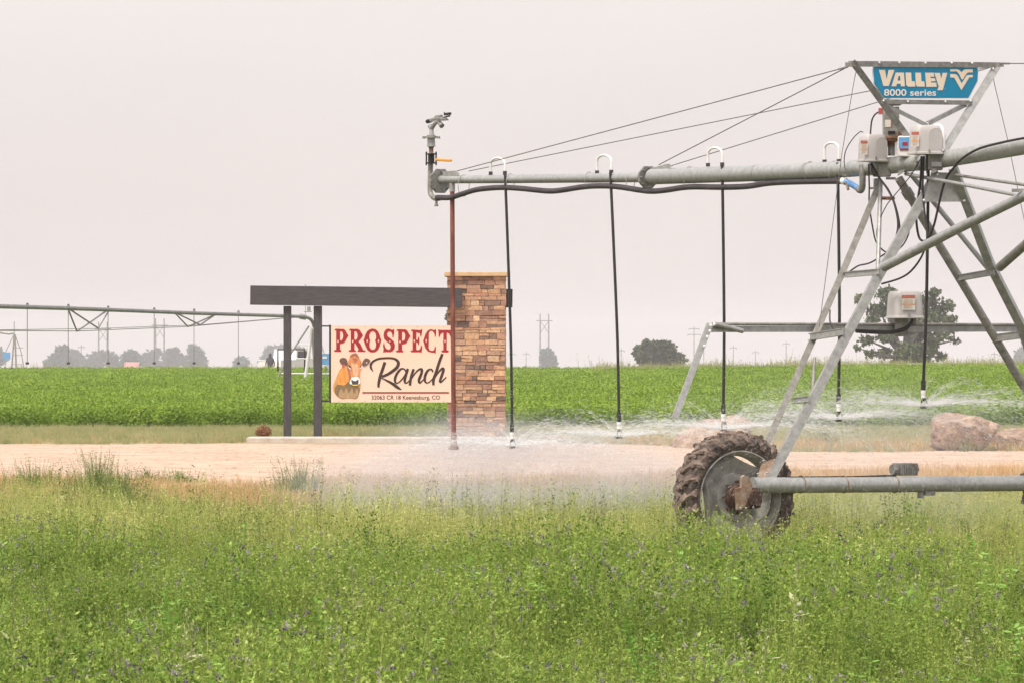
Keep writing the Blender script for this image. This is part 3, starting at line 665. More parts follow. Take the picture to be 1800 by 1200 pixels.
glyph(L, [(1292, 202), (1300, 310), (1285, 402), (1268, 400), (1250, 310), (1190, 245), (1130, 260), (1105, 320), (1100, 700), (1130, 750), (1190, 770), (1250, 740), (1270, 635), (1295, 690), (1282, 852), (1258, 815), (1180, 812), (1080, 780), (1010, 690), (980, 580), (958, 515), (985, 430), (1020, 330), (1080, 240), (1160, 205), (1250, 230)], [dia(1038, 505, 22, 60)], O2, 15, DS, .006)
glyph(L, [(1358, 208), (1400, 225), (1670, 225), (1710, 208), (1712, 330), (1695, 410), (1672, 400), (1650, 330), (1580, 290), (1575, 750), (1637, 762), (1612, 808), (1458, 808), (1428, 768), (1490, 750), (1490, 290), (1420, 330), (1390, 412), (1366, 400)], [dia(1533, 515)], O2, 15, DS, .006)
L.build('red_lettering', M['signred'], sgn, smooth=False)
L = MB(); OR = (640, 610); k = 11.25
for s_ in ([(183, 480, 3), (140, 415, 20), (133, 345, 22), (180, 275, 21), (280, 228, 20), (400, 213, 20), (540, 212, 20), (630, 240, 24), (678, 300, 30), (655, 385, 32), (580, 455, 30), (470, 528, 28), (350, 580, 24)],
           [(412, 290, 30), (370, 420, 29), (322, 560, 29), (290, 700, 27), (283, 790, 20)], [(335, 600, 8), (440, 650, 18), (560, 715, 28), (670, 795, 28), (745, 838, 3)],
           [(830, 480, 14), (790, 425, 14), (725, 430, 20), (655, 510, 24), (615, 600, 26), (615, 680, 22), (655, 705, 12), (720, 660, 14), (800, 560, 14), (870, 420, 22)],
           [(865, 420, 26), (820, 570, 26), (803, 670, 24), (830, 705, 14), (880, 670, 12), (930, 600, 10)], [(980, 425, 24), (930, 580, 26), (905, 750, 24)],
           [(920, 640, 14), (1000, 520, 14), (1080, 440, 18), (1140, 435, 26), (1130, 520, 26), (1085, 640, 26), (1100, 700, 18), (1150, 660, 12), (1200, 600, 12)],
           [(1360, 485, 18), (1330, 432, 16), (1260, 455, 22), (1210, 550, 26), (1200, 650, 24), (1240, 700, 14), (1300, 675, 12), (1370, 600, 10)],
           [(1550, 128, 26), (1490, 280, 28), (1420, 500, 28), (1372, 640, 28), (1372, 745, 22)], [(1400, 600, 12), (1470, 490, 16), (1550, 415, 24), (1570, 450, 26), (1530, 570, 26), (1500, 660, 24), (1520, 685, 16), (1570, 640, 14), (1625, 585, 12)]):
    s_ = [tuple(v) for v in s_]; stroke(L, s_, OR, k, DS, .006+.0008*random.random())
L.build('script_lettering', M['signdark'], sgn, smooth=False)
m = MB(); glyph(m, [(637, 688.2), (789, 688.2), (789, 690.8), (637, 690.8)], [], (0, 0), 1, DS, .006); m.build('red_rule', M['signline'], sgn, smooth=False)
text_mesh('address_lettering', '32063 CR 18 Keenesburg, CO', 653, 773.5, 701.2, 694.2, DS, .006, M['signdark'], sgn, .004)
# cow picture: flat coloured patches printed on the panel
cowcols = [(.52, .27, .1), (.2, .13, .06), (.68, .28, .06), (.6, .23, .08), (.32, .13, .08), (.13, .07, .05), (.6, .1, .06), (.85, .8, .78), (.05, .045, .05), (.7, .55, .12), (.38, .25, .13), (.7, .4, .24)]
cm = []
for i, c in enumerate(cowcols): cm.append(surf('cow picture ink', [tuple(v*.78 for v in c), c, tuple(min(.9, v*1.2) for v in c)], 9, .5, stretch=(2, 1, .8)))
L = MB(); OC = (580, 615); k = 13.33
for i, (ci, pl) in enumerate([
    (0, [(290, 400), (400, 360), (440, 420), (480, 600), (690, 720), (712, 900), (680, 1030), (620, 1142), (440, 1130), (260, 1142), (120, 1030), (70, 900), (100, 760), (180, 570), (210, 490)]),
    (1, [(112, 900), (180, 800), (380, 740), (500, 780), (640, 830), (700, 900), (675, 1030), (615, 1130), (440, 1120), (270, 1130), (135, 1030)]),
    (10, [(200, 1050), (260, 900), (330, 1000), (380, 880), (440, 1000), (520, 880), (560, 1020), (640, 900), (660, 1020), (600, 1120), (270, 1120)]),
    (2, [(280, 430), (400, 400), (440, 520), (430, 700), (350, 815), (230, 805), (165, 780), (215, 560)]),
    (4, [(400, 390), (520, 440), (520, 700), (470, 760), (440, 600)]),
    (3, [(480, 110), (560, 75), (630, 80), (690, 190), (742, 290), (720, 400), (702, 560), (695, 680), (600, 640), (510, 660), (485, 560), (450, 420), (425, 300), (460, 190)]),
    (11, [(500, 300), (560, 330), (640, 330), (660, 420), (640, 600), (560, 600), (530, 450)]),
    (4, [(468, 175), (500, 110), (560, 75), (630, 80), (692, 195), (600, 140), (540, 150)]),
    (4, [(530, 190), (575, 180), (640, 200), (600, 300), (570, 260)]),
    (5, [(240, 200), (320, 175), (390, 210), (425, 345), (380, 350), (290, 340), (228, 270)]), (6, [(285, 325), (340, 340), (340, 400), (285, 400)]),
    (5, [(750, 330), (790, 230), (850, 188), (932, 220), (930, 280), (860, 350), (790, 372)]), (7, [(845, 280), (870, 278), (875, 305), (848, 305)]),
    (7, [(420, 380), (470, 400), (500, 450), (450, 430)]), (8, [(425, 350), (465, 355), (495, 420), (450, 405)]), (7, [(745, 370), (735, 420), (690, 440), (700, 400)]), (8, [(742, 355), (712, 368), (695, 418), (722, 402)]),
    (7, [(505, 650), (600, 622), (685, 650), (702, 775), (640, 795), (520, 795), (465, 780)]), (8, [(503, 680), (550, 712), (600, 722), (667, 680), (662, 780), (600, 805), (520, 788)]),
    (9, [(510, 803), (650, 803), (640, 828), (540, 828)])]):
    glyph(L, smoothpoly(pl) if len(pl) > 4 else pl, [], OC, k, DS, .004+.0012*i, ci)
L.build('cow_picture', cm, sgn, smooth=False)
m = MB()
for px in (596, 642, 688, 734, 780):
    for py in (574.5, 704.5): a = Q(px, py, DS); MB().ball(a, .012, .008, .012, 8).build('screw', M['capstone'], sgn)

# ------------------------------------------------------------ boulders
def boulder(px, py, rx, rz, ry, D, label, seed, pts=None):
    r = np.random.default_rng(seed); m = MB(); m.ball((0, 0, 0), 1, 1, 1, 40); V = np.array(m.v)
    for k in range(16):
        n_ = r.normal(0, 1, 3); n_ /= np.linalg.norm(n_); d = r.uniform(.52, .82); pr = V@n_; V = V-np.outer(np.clip(pr-d, 0, None), n_)
    V += .035*np.sin(V[:, [1, 2, 0]]*7+r.uniform(0, 6))*np.sin(V[:, [2, 0, 1]]*9)+r.normal(0, .008, V.shape)
    if pts: 
        V[:, 2] += pts*V[:, 0]
    c = Q(px, py, D); V = V*np.array([rx/F*D, ry, rz/F*D])*1.2; V = V+np.array([c.x, D, c.z]); m.v = [tuple(v) for v in V]
    o = m.build('boulder', M['rock'], None, smooth=True); return tag(o, label, 'boulder')
boulder(1266, 773, 76, 44, .6, 103, 'long flat topped pinkish boulder behind the muddy wheel', 2, .12)
boulder(1686, 771, 70, 44, .7, 100.5, 'large rough boulder right of the control box hose', 5, .05)
boulder(1792, 782, 46, 28, .6, 102, 'low boulder cut off by the right edge of the picture', 9)
boulder(1384, 790, 26, 10, .3, 103, 'small pink rock partly hidden behind the wheel and leg', 12)

# ------------------------------------------------------------ irrigation pivot (near)
dS = Vector((-.545, .839, 0)); bS = Vector((.839, .545, 0))
T0 = Vector(((1590-900)/F*50, 50, 0))
def Dl(px, o=T0, d=dS):
    k = (px-900)/F; t = (o.x-k*o.y)/(k*d.y-d.x); return o.y+t*d.y
def S(px, py, off=0.): return Q(px, py, Dl(px)+off)           # on the span's vertical plane
C0 = T0+dS*(-.08)
def B(px, py, off=0.): return Q(px, py, Dl(px, C0, bS)+off)    # on the tower's vertical plane
piv = root('irrigation_pivot', (C0.x, C0.y, 0), 'galvanised centre pivot sprinkler tower with blue sign, muddy wheels and overhang pipe', 'irrigation machine')
def tb(name, pts, r, mat, parent=piv, n=10, sm=0):
    m = MB(); m.tube(pts, r, n, smooth=sm); return m.build(name, mat, parent)
# pipes
big_path = [S(1146, 311), S(1173, 310), S(1280, 306.5), S(1400, 302), S(1480, 298), S(1560, 292), S(1600, 287), S(1660, 280), S(1730, 269), S(1800, 257), S(1900, 240)]
span = tb('span_pipe', big_path, .083, M['pipe'], n=20)
tb('overhang_pipe', [S(776, 316), S(900, 315), S(1020, 313.5), S(1142, 312)], [.045, .047, .05, .053], M['pipe'], n=16)
ax = (S(1200, 309)-S(1100, 312)).normalized()
def octo(c, r, t, ax, mi=0, mb=None, n=8):
    m = mb or MB(); a, b_ = frame(ax); m.prism([c+(a*math.cos(6.283*(i+.5)/n)+b_*math.sin(6.283*(i+.5)/n))*r-ax*t/2 for i in range(n)], ax*t, mi); return m
def flange(c, r, t, ax, name='flange', bolts=8):
    m = octo(c, r, t, ax); a, b_ = frame(ax)
    for i in range(bolts):
        p_ = c+(a*math.cos(6.283*i/bolts)+b_*math.sin(6.283*i/bolts))*r*.8; m.tube([p_-ax*(t/2+.02), p_+ax*(t/2+.02)], .011, 6)
    return m.build(name, M['galv_dark'], piv)
flange(S(1139, 312), .125, .03, ax); flange(S(774, 318.5), .145, .022, ax)
m = MB(); m.prism([S(778, 302, -.05), S(800, 300, -.05), S(808, 305, -.05), S(800, 314, -.05), S(778, 316, -.05)], Vector((0, .1, 0))); m.build('cable_bracket', M['galv'], piv); m = MB(); m.prism([S(1143, 296, -.05), S(1175, 288, -.05), S(1183, 292, -.05), S(1170, 300, -.05), S(1143, 304, -.05)], Vector((0, .1, 0))); m.build('cable_bracket', M['galv'], piv)
for px in (1330, 1420): tb('pipe_band', [S(px-3, 305-(px-1330)*.045), S(px+3, 304.7-(px-1330)*.045)], .087, M['galv'], n=20)
# hose below
hp = [(768, 347.5), (792, 347.5), (813, 341), (837, 334), (862, 331), (887, 330), (920, 332), (960, 336), (985, 335), (1033, 328), (1080, 328), (1136, 336), (1167, 335), (1211, 329), (1267, 329.5), (1313, 328), (1354, 322), (1407, 319.6), (1475, 318.7), (1486, 319)]
tb('feed_hose', [S(x, y, -.06) for x, y in hp], .03, M['hose'], n=12, sm=4)
tb('blue_coupling', [S(1484, 319, -.06), S(1492, 322, -.06), S(1503, 328, -.06), S(1509, 332, -.06)], .03, M['bluehose'], n=12, sm=3)
tb('hose_clamp', [S(1481, 318, -.06), S(1487, 320, -.06)], .036, M['white'], n=12)
tb('clamp_bolt', [S(1488, 320, -.1), S(1491, 334, -.1)], .014, M['rustplate'])
tb('riser_elbow', [S(1508, 332, -.06), S(1513, 335, -.08), S(1516, 328, -.1), S(1516, 305, -.12), S(1515, 290, -.12)], .032, M['galv_dark'], n=12, sm=4)
for x, y0_, y1_ in ((815, 308, 345), (897, 306, 333), (1035, 303, 331), (1108, 305, 334), (1212, 294, 332), (1350, 291, 325), (1424, 285, 323), (1466, 284, 322)):
    c = S(x, (y0_+y1_)/2); rr = (y1_-y0_)/2/F*c.y*1.04; a, b_ = frame(ax); pts = [c+(a*math.cos(t)*.6+b_*math.sin(t))*rr for t in np.linspace(0, 6.283, 21)]
    tb('wire_tie', pts, .004, M['galv'], n=5)
# goosenecks, hoses, heads
def water_head(c, par):
    m = MB(); up = Vector((0, 0, 1)); m.tube([c+up*.1, c+up*.145], .021, 10, 1); m.tube([c+up*.145, c+up*.175], .026, 10, 1); m.tube([c+up*.175, c+up*.27], .024, 10, 0); m.tube([c+up*.07, c+up*.1], .014, 8, 0)
    for a in (0, 2.09, 4.19):
        d = Vector((math.cos(a), math.sin(a), 0)); m.tube([c+up*.1+d*.018, c+up*.05+d*.036, c+up*.012+d*.024], .006, 5, 0)
    m.tube([c, c+up*.016], .034, 12, 0); return m.build('sprinkler_head', [M['black'], M['white']], par)
heads = []
for gx, gt, gb, hx, hy0, ex, ey in ((875, 278, 307, 888, 308, 900, 787), (1062, 273, 305, 1073, 304, 1088, 770), (1257, 260, 292, 1269.5, 292, 1271.5, 757), (1462, 251, 286, 1472.5, 286, 1474, 740), (1648, 222, 262, 1632, 290, 1623, 717)):
    if gx < 1600: 
        w = 12.5; m = MB(); pts = [S(gx-w, gb), S(gx-w, gt+11)]+[S(gx-w*math.cos(t), gt+11-11*math.sin(t)) for t in np.linspace(.3, 2.84, 8)]+[S(gx+w, gt+11), S(gx+w, gb)]
        m.tube(pts, .0125, 8); m.build('gooseneck', M['white'], piv)
        m = MB(); m.tube([S(gx-w, gb-5), S(gx-w, gb+1)], .022, 8); m.tube([S(gx+w, gb-6), S(gx+w, gb+1)], .022, 8); m.build('barb_fitting', M['hose'], piv)
    e = S(ex, ey); e2 = e+Vector((0, 0, .25)); top = S(hx, hy0, -.09 if gx < 1600 else -.1)
    hose = tb('drop_hose', [top, top.lerp(e2, .33)+Vector((.008, 0, 0)), top.lerp(e2, .7)+Vector((.012, 0, 0)), e2], .0155, M['black'], n=8, sm=4)
    water_head(e, hose); heads.append(e)
m = MB(); m.tube([S(1630, 262, -.1), S(1634, 238, -.1), S(1642, 224, -.1), S(1650, 221, -.1), S(1656, 228, -.1), S(1658, 245, -.1), S(1658, 262, -.1)], .02, 8, smooth=3); m.build('gooseneck', M['white'], piv)
# red brown drain pipe
dr = tb('drain_pipe', [S(795, 335), S(796, 560), S(797.5, 762)], .027, M['rustpipe'], n=10)
m = MB(); m.tube([S(797.5, 762), S(797.5, 770)], .035, 10); m.tube([S(797.5, 770), S(797.5, 784)], [.03, .05], 10); m.tube([S(797.5, 784), S(797.5, 790)], .06, 10); m.build('end_fitting', M['rustplate'], dr)
tb('drain_socket', [S(795, 322), S(795, 337)], .033, M['galv'])
# end gun
gun = root('end_gun', S(758, 300), None, None); gun.parent = piv; gun.location = S(758, 300)-Vector(piv['_w'])
G = lambda x, y: S(x, y, 0)
tb('riser_pipe', [G(773, 349), G(765, 349), G(758, 343), G(756, 330), G(757, 288)], .029, M['galv_brown'], gun, sm=4)
tb('drain_nipple', [G(767, 352), G(767, 363)], .016, M['galv_brown'], gun); tb('drain_nut', [G(767, 360), G(767, 363)], .025, M['galv_brown'], gun)
m = MB(); m.tube([G(758, 288), G(758, 270)], .036, 12); m.tube([G(758, 288), G(758, 286)], .066, 12); m.tube([G(758, 272), G(758, 270)], .066, 12)
for dx in (-8.5, 8.5): m.tube([G(758+dx, 291), G(758+dx, 267)], .01, 6)
m.build('valve_body', M['iron'], gun)
m = MB(); m.bar(G(767, 281), G(793, 282.5), .03, .03); m.build('valve_handle', M['yellow'], gun, bevel=.008)
tb('neck', [G(758, 270), G(758, 262), G(758, 258)], [.026, .026, .034], M['rustplate'], gun)
m = MB(); m.tube([G(758, 258), G(758, 243)], .044, 14); m.tube([G(758, 258), G(758, 256)], .05, 14); m.build('bearing_sleeve', M['galv'], gun)
m = MB(); m.tube([G(758, 243), G(758, 240)], .075, 14); m.tube([G(758, 240), G(758, 238)], .05, 14)
for dx in (-13, 13): m.tube([G(758+dx, 244), G(758+dx, 240)], .018, 8)
m.build('mounting_flange', M['galv_brown'], gun)
m = MB(); m.tube([G(759, 239), G(758.5, 228), G(756, 221)], [.03, .024, .03], 10); m.tube([G(758.5, 226), G(764, 218), G(772, 211)], [.026, .024, .022], 10); m.build('gun_elbow', M['galv'], gun)
m = MB(); m.tube([G(752, 213), G(770, 208.5), G(785, 210)], [.02, .024, .014], 10); m.bar(G(758, 213), G(786, 211), .04, .012); m.tube([G(766, 206), G(776, 205)], .02, 8); m.tube([G(770, 213), G(777, 222)], [.02, .03], 8); m.build('gun_barrel', M['galv_dark'], gun)
m = MB(); m.tube([G(776, 208), G(791, 204)], .009, 6); m.bar(G(782, 201.5), G(791.5, 200), .03, .026); m.tube([G(782, 203), G(781, 198)], .008, 6); m.tube([G(751, 214), G(757, 212.5)], .024, 8); m.build('drive_arm', M['iron'], gun)
# sign V frame
def ang(name, p0, p1, size, mat=M['galv'], a=None, b_=None, t=.007, parent=piv):
    m = MB(); m.angle(p0, p1, size, t, a or Vector((1, 0, 0)), b_ or Vector((0, 1, 0))); return m.build(name, mat, parent, smooth=False)
fv = Vector((-.545, .839, 0))
ang('frame_top_rail', B(1497, 107.5), B(1757, 110), .055, M['galv_dark'], Vector((0, 0, -1)), fv)
ang('frame_lower_rail', B(1549, 175), B(1709, 177), .045, M['galv_dark'], Vector((0, 0, -1)), fv)
ang('frame_arm', B(1494, 112, .02), B(1601, 258, .02), .062, M['galv_dark'], Vector((1, 0, .6)), fv)
ang('frame_arm', B(1748, 112, .02), B(1655, 260, .02), .075, M['galv'], Vector((1, 0, -.6)), fv)
ang('frame_brace', B(1562, 183, .03), B(1632, 218, .03), .04, M['galv'], Vector((0, 0, -1)), fv)
ang('frame_brace', B(1698, 181, .03), B(1632, 214, .03), .04, M['galv'], Vector((0, 0, -1)), fv)
m = MB(); m.prism([B(1650, 240, .0), B(1662, 236, 0), B(1662, 250, 0), B(1653, 262, 0)], Vector((0, .012, 0))); m.build('frame_gusset', M['galv'], piv, smooth=False)
m = MB()
for x, y in ((1546, 110.5), (1581, 110.5), (1627, 111), (1673, 111), (1709, 111.5), (1553, 177.5), (1596, 179), (1662, 179), (1706, 178), (1746, 121), (1660, 237)): m.ball(B(x, y, -.012), .011, .011, .011, 8)
m.build('bolt_heads', M['edge'], piv)['kind'] = 'stuff'
# blue sign
logo = [(1536.5, 113), (1717.5, 113), (1720, 125), (1719, 143), (1703, 173.5), (1553, 173.5), (1536, 146), (1534.5, 125)]
m = MB(); m.prism([B(x, y, .02) for x, y in logo], fv*.012); lp = m.build('brand_sign', M['edge'], piv, smooth=False)
cx_, cy_ = 1627, 143; m = MB(); m.prism([B(cx_+(x-cx_)*.988, cy_+(y-cy_)*.965, .014) for x, y in logo], fv*.003); m.build('sign_face', M['cyan'], lp, smooth=False)
def gl2(L, outer, holes=(), off=.008):
    f_ = lambda p_: B(1530+p_[0]/9, 105+p_[1]/9, off); loops = [[f_(p_) for p_ in outer]]+[[f_(p_) for p_ in h] for h in holes]
    L.add([v for l in loops for v in l], [tuple(t) for t in tessellate_polygon(loops)])
L = MB()
gl2(L, [(135, 165), (230, 165), (257, 315), (287, 165), (382, 165), (290, 420), (205, 420)])
gl2(L, [(400, 208), (530, 208), (547, 425), (480, 425), (478, 385), (420, 385), (410, 425), (333, 425)], [[(445, 262), (468, 262), (475, 335), (430, 335)]])
gl2(L, [(555, 208), (645, 208), (653, 345), (700, 345), (712, 430), (595, 430), (565, 400)]); gl2(L, [(710, 210), (800, 210), (808, 347), (852, 347), (862, 430), (745, 430), (718, 402)])
gl2(L, [(865, 210), (1000, 210), (1012, 272), (950, 274), (950, 297), (1022, 297), (1030, 345), (958, 347), (958, 365), (1042, 368), (1050, 434), (885, 434)])
gl2(L, [(1012, 213), (1100, 213), (1120, 305), (1142, 213), (1217, 213), (1145, 487), (1058, 487), (1082, 430)])
gl2(L, [(1262, 155), (1365, 155), (1405, 165), (1440, 205), (1478, 165), (1510, 155), (1620, 155), (1620, 205), (1550, 205), (1520, 225), (1460, 320), (1440, 310), (1400, 225), (1365, 190), (1262, 190)])
gl2(L, [(1262, 232), (1340, 232), (1375, 250), (1440, 375), (1445, 375), (1520, 255), (1555, 245), (1620, 245), (1620, 282), (1565, 285), (1440, 487), (1325, 290), (1262, 285)])
L.build('logo_lettering', M['cream'], lp, smooth=False)
L = MB(); gl2(L, [(1375, 232), (1395, 240), (1450, 370), (1430, 400), (1345, 265), (1355, 262), (1440, 400), (1445, 385)], (), .006)
def text_B(name, txt, x0, x1, yb, yc, mat, parent, bold):
    o = text_mesh(name, txt, x0, x1, yb, yc, 50, 0, mat, None, bold); V = [Vector(o['_w'])+v.co for v in o.data.vertices]
    fs_ = [tuple(p_.vertices) for p_ in o.data.polygons]; bpy.data.objects.remove(o); m = MB()
    m.add([B(900+F*v.x/50, 600-F*(v.z-H)/50, .008) for v in V], fs_); return m.build(name, mat, parent, smooth=False)
text_B('series_lettering', '8000 series', 1554, 1645.5, 168.7, 157.5, M['offwhite'], lp, .014)
m = MB(); m.ball(B(1661, 157, .01), .007, .003, .007, 8); m.build('trademark_dot', M['bluelabel'], lp)
# cables
for a_, e_ in (((1490, 118), (803, 301)), ((1490, 118), (1158, 290))): tb('guy_cable', [B(*a_), S(*e_)], .0055, M['cable'], n=5)
for a_, e_ in (((1750, 116), (824, 301)), ((1750, 116), (1182, 291))): tb('guy_cable', [B(*a_), S(*e_)], .005, M['cable'], n=5)
tb('guy_cable', [B(1757, 112), Q(1900, 112, 48)], .0055, M['cable'], n=5)
for x, y, x2, y2 in ((1490, 118, 1474, 122), (1757, 112, 1775, 112)): tb('turnbuckle', [B(x, y), B(x2, y2)], .011, M['galv_dark'], n=6)
m = MB(); m.box(B(1492, 114), .07, .05, .04); m.build('cable_anchor', M['galv_dark'], piv); m = MB(); m.box(B(1758, 114), .07, .05, .04); m.build('cable_anchor', M['galv_dark'], piv)
tb('stay_wire', [B(1505, 125), B(1500, 150), B(1480, 270), B(1440, 575)], .0035, M['cable'], n=4)
tb('stay_wire', [B(1745, 130), B(1748, 148), B(1771, 245), B(1800, 385), B(1830, 510)], .0035, M['cable'], n=4)
# tower legs
LF = B(1350, 846); RF = B(1893, 846)
bd = (RF-LF).normalized()
def leg(pts, name, size, mat, kind='angle', a=None, b_=None):
    m = MB()
    if kind == 'tube': m.tube(pts, size/2, 14)
    else:
        for i in range(len(pts)-1): m.angle(pts[i], pts[i+1], size, .009, a, b_)
    return m.build(name, mat, piv, smooth=(kind == 'tube'))
def lerpD(pa, pb, px, py):   # a point at pixel (px,py) with distance interpolated by height between two points
    ya, yb = 600-(pa.z-H)*F/pa.y, 600-(pb.z-H)*F/pb.y; t = (py-ya)/(yb-ya); return Q(px, py, pa.y+(pb.y-pa.y)*t)
L1a, L2a, R1a, R2a = S(1553, 322), S(1645, 312), S(1580, 314), S(1681, 296)
fr = Vector((.545, -.839, 0))
leg([L1a, lerpD(L1a, LF, 1487, 480), lerpD(L1a, LF, 1343, 806)], 'leg', .064, M['galv_brown'], a=Vector((-1, -.3, 0)), b_=Vector((.3, 1, 0)))
leg([L2a+Vector((-.05, 0, 0)), lerpD(L2a, LF, 1536, 487), lerpD(L2a, LF, 1345, 843)], 'leg', .085, M['galv'], a=Vector((1, .2, 0)), b_=Vector((-.3, 1, 0)))
leg([R1a, lerpD(R1a, RF, 1690, 495), lerpD(R1a, RF, 1800, 679), RF], 'leg', .085, M['galv_brown'], 'tube')
leg([R2a, lerpD(R2a, RF, 1747, 468), lerpD(R2a, RF, 1800, 572), RF], 'leg', .08, M['galv'], a=Vector((-1, .2, 0)), b_=Vector((.3, 1, 0)))
m = MB(); m.tube([lerpD(R1a, RF, 1592, 334), lerpD(R1a, RF, 1600, 347)], .055, 10); m.build('leg_socket', M['galv_dark'], piv)
Dg = S(1650, 310).y-.04
m = MB(); m.prism([Q(1637, 303, Dg), Q(1676, 304, Dg), Q(1697, 355, Dg), Q(1623, 355, Dg)], (0, .008, 0)); gp = m.build('gusset_plate', M['galv'], piv, smooth=False)
m = MB()
for x, y in ((1648, 307), (1675, 308), (1624, 352), (1695, 353)): m.ball(Q(x, y, Dg-.07), .012, .012, .012, 8)
m.build('bolt_heads', M['edge'], gp)['kind'] = 'stuff'
def rung(x0, y0, pa, x1, y1, pb, h, foot, flip=1):
    a_, b_ = lerpD(pa, foot, x0, y0), lerpD(pb, foot, x1, y1); m = MB(); w = .05
    a_ = a_+Vector((0, -.03, 0)); b_ = b_+Vector((0, -.03, 0))
    m.bar(a_, b_, .008, h); m.bar(a_+Vector((0, .03, h/2)), b_+Vector((0, .03, h/2)), .06, .008); m.bar(a_+Vector((0, .03, -h/2)), b_+Vector((0, .03, -h/2)), .06, .008); return m.build('rung', M['galv'], piv, smooth=False)
rung(1485, 483, L1a, 1545, 478, L2a, .05, LF); rung(1424, 592, L1a, 1483, 583, L2a, .06, LF); rung(1394, 704, L1a, 1423, 700, L2a, .05, LF)
rung(1684, 489, R1a, 1748, 478, R2a, .05, RF); rung(1750, 594, R1a, 1812, 586, R2a, .065, RF)
m = MB(); m.prism([lerpD(L1a, LF, 1341, 806), lerpD(L1a, LF, 1362, 806), lerpD(L1a, LF, 1350, 842), lerpD(L1a, LF, 1330, 842)], (0, .01, 0)); m.build('foot_plate', M['rustplate'], piv, smooth=False)
tb('vertical_rod', [lerpD(L1a, LF, 1548, 320), lerpD(L1a, LF, 1543, 475)], .022, M['galv'])
tb('sway_rod', [lerpD(L1a, LF, 1432, 628), lerpD(L1a, LF, 1428, 695)], .016, M['galv_brown'])
# span truss tubes and rods at right
tb('truss_tube', [lerpD(L2a, LF, 1552, 470)+Vector((0, -.08, 0)), Q(1680, 404, 48.6), Q(1800, 345, 47.6), Q(1900, 296, 46.9)], .047, M['galv'], n=14)
tb('truss_tube', [lerpD(R2a, RF, 1757, 470), Q(1800, 432, 49.4), Q(1880, 362, 48.5)], .045, M['galv_brown'], n=12)
tb('inner_strut', [S(1600, 305, .1), lerpD(R2a, RF, 1748, 486)], .026, M['galv'], n=10)
tb('truss_rod', [S(1592, 306), Q(1700, 326, 48.8), Q(1796, 345, 47.6), Q(1850, 350, 47)], .018, M['galv'], n=8)
tb('truss_rod', [S(1680, 308), Q(1800, 325, 48.2), Q(1850, 331, 48)], .015, M['galv_dark'], n=8)
m = MB(); m.box(Q(1790, 335, 47.6), .12, .05, .03); m.build('truss_clevis', M['galv_dark'], piv)
# base beam, wheel drive
be0, be1 = B(1322, 849), B(1938, 846)
bb = tb('base_beam', [B(1322, 852), B(1560, 850.5), B(1800, 848.5), B(1938, 847)], .078, M['pipe'], n=22)
tb('beam_cable', [B(1380, 838, -.02), B(1430, 837.5, -.02), B(1500, 837, -.02), B(1575, 834.5, -.02)], .009, M['black'], n=6)
for px in (1408, 1483, 1572):
    c = B(px, 850.5); a, b_ = frame(bS); tb('cable_tie', [c+(a*math.cos(t)+b_*math.sin(t))*.083 for t in np.linspace(0, 6.283, 25)], .005, M['rustplate'], n=5)
m = MB(); c = B(1591, 824, .15); X = bS; Y = Vector((-bS.y, bS.x, 0)); m.box(c, .2, .16, .095, 0, X=X, Y=Y)
for i in range(9): m.box(c+X*(-.085+.021*i), .006, .185, .12, 0, X=X, Y=Y)
m.tube([c+X*.1, c+X*.16], [.04, .02], 10); m.tube([c-X*.16, c-X*.1], .05, 10); m.build('drive_motor', M['galv_dark'], piv, smooth=False)
m = MB(); m.box(B(1630, 866, 0), .12, .1, .045, 0, X=X, Y=Y); m.box(B(1618, 869, 0), .03, .06, .06, 0, X=X, Y=Y); m.build('motor_bracket', M['galv_dark'], piv, smooth=False)
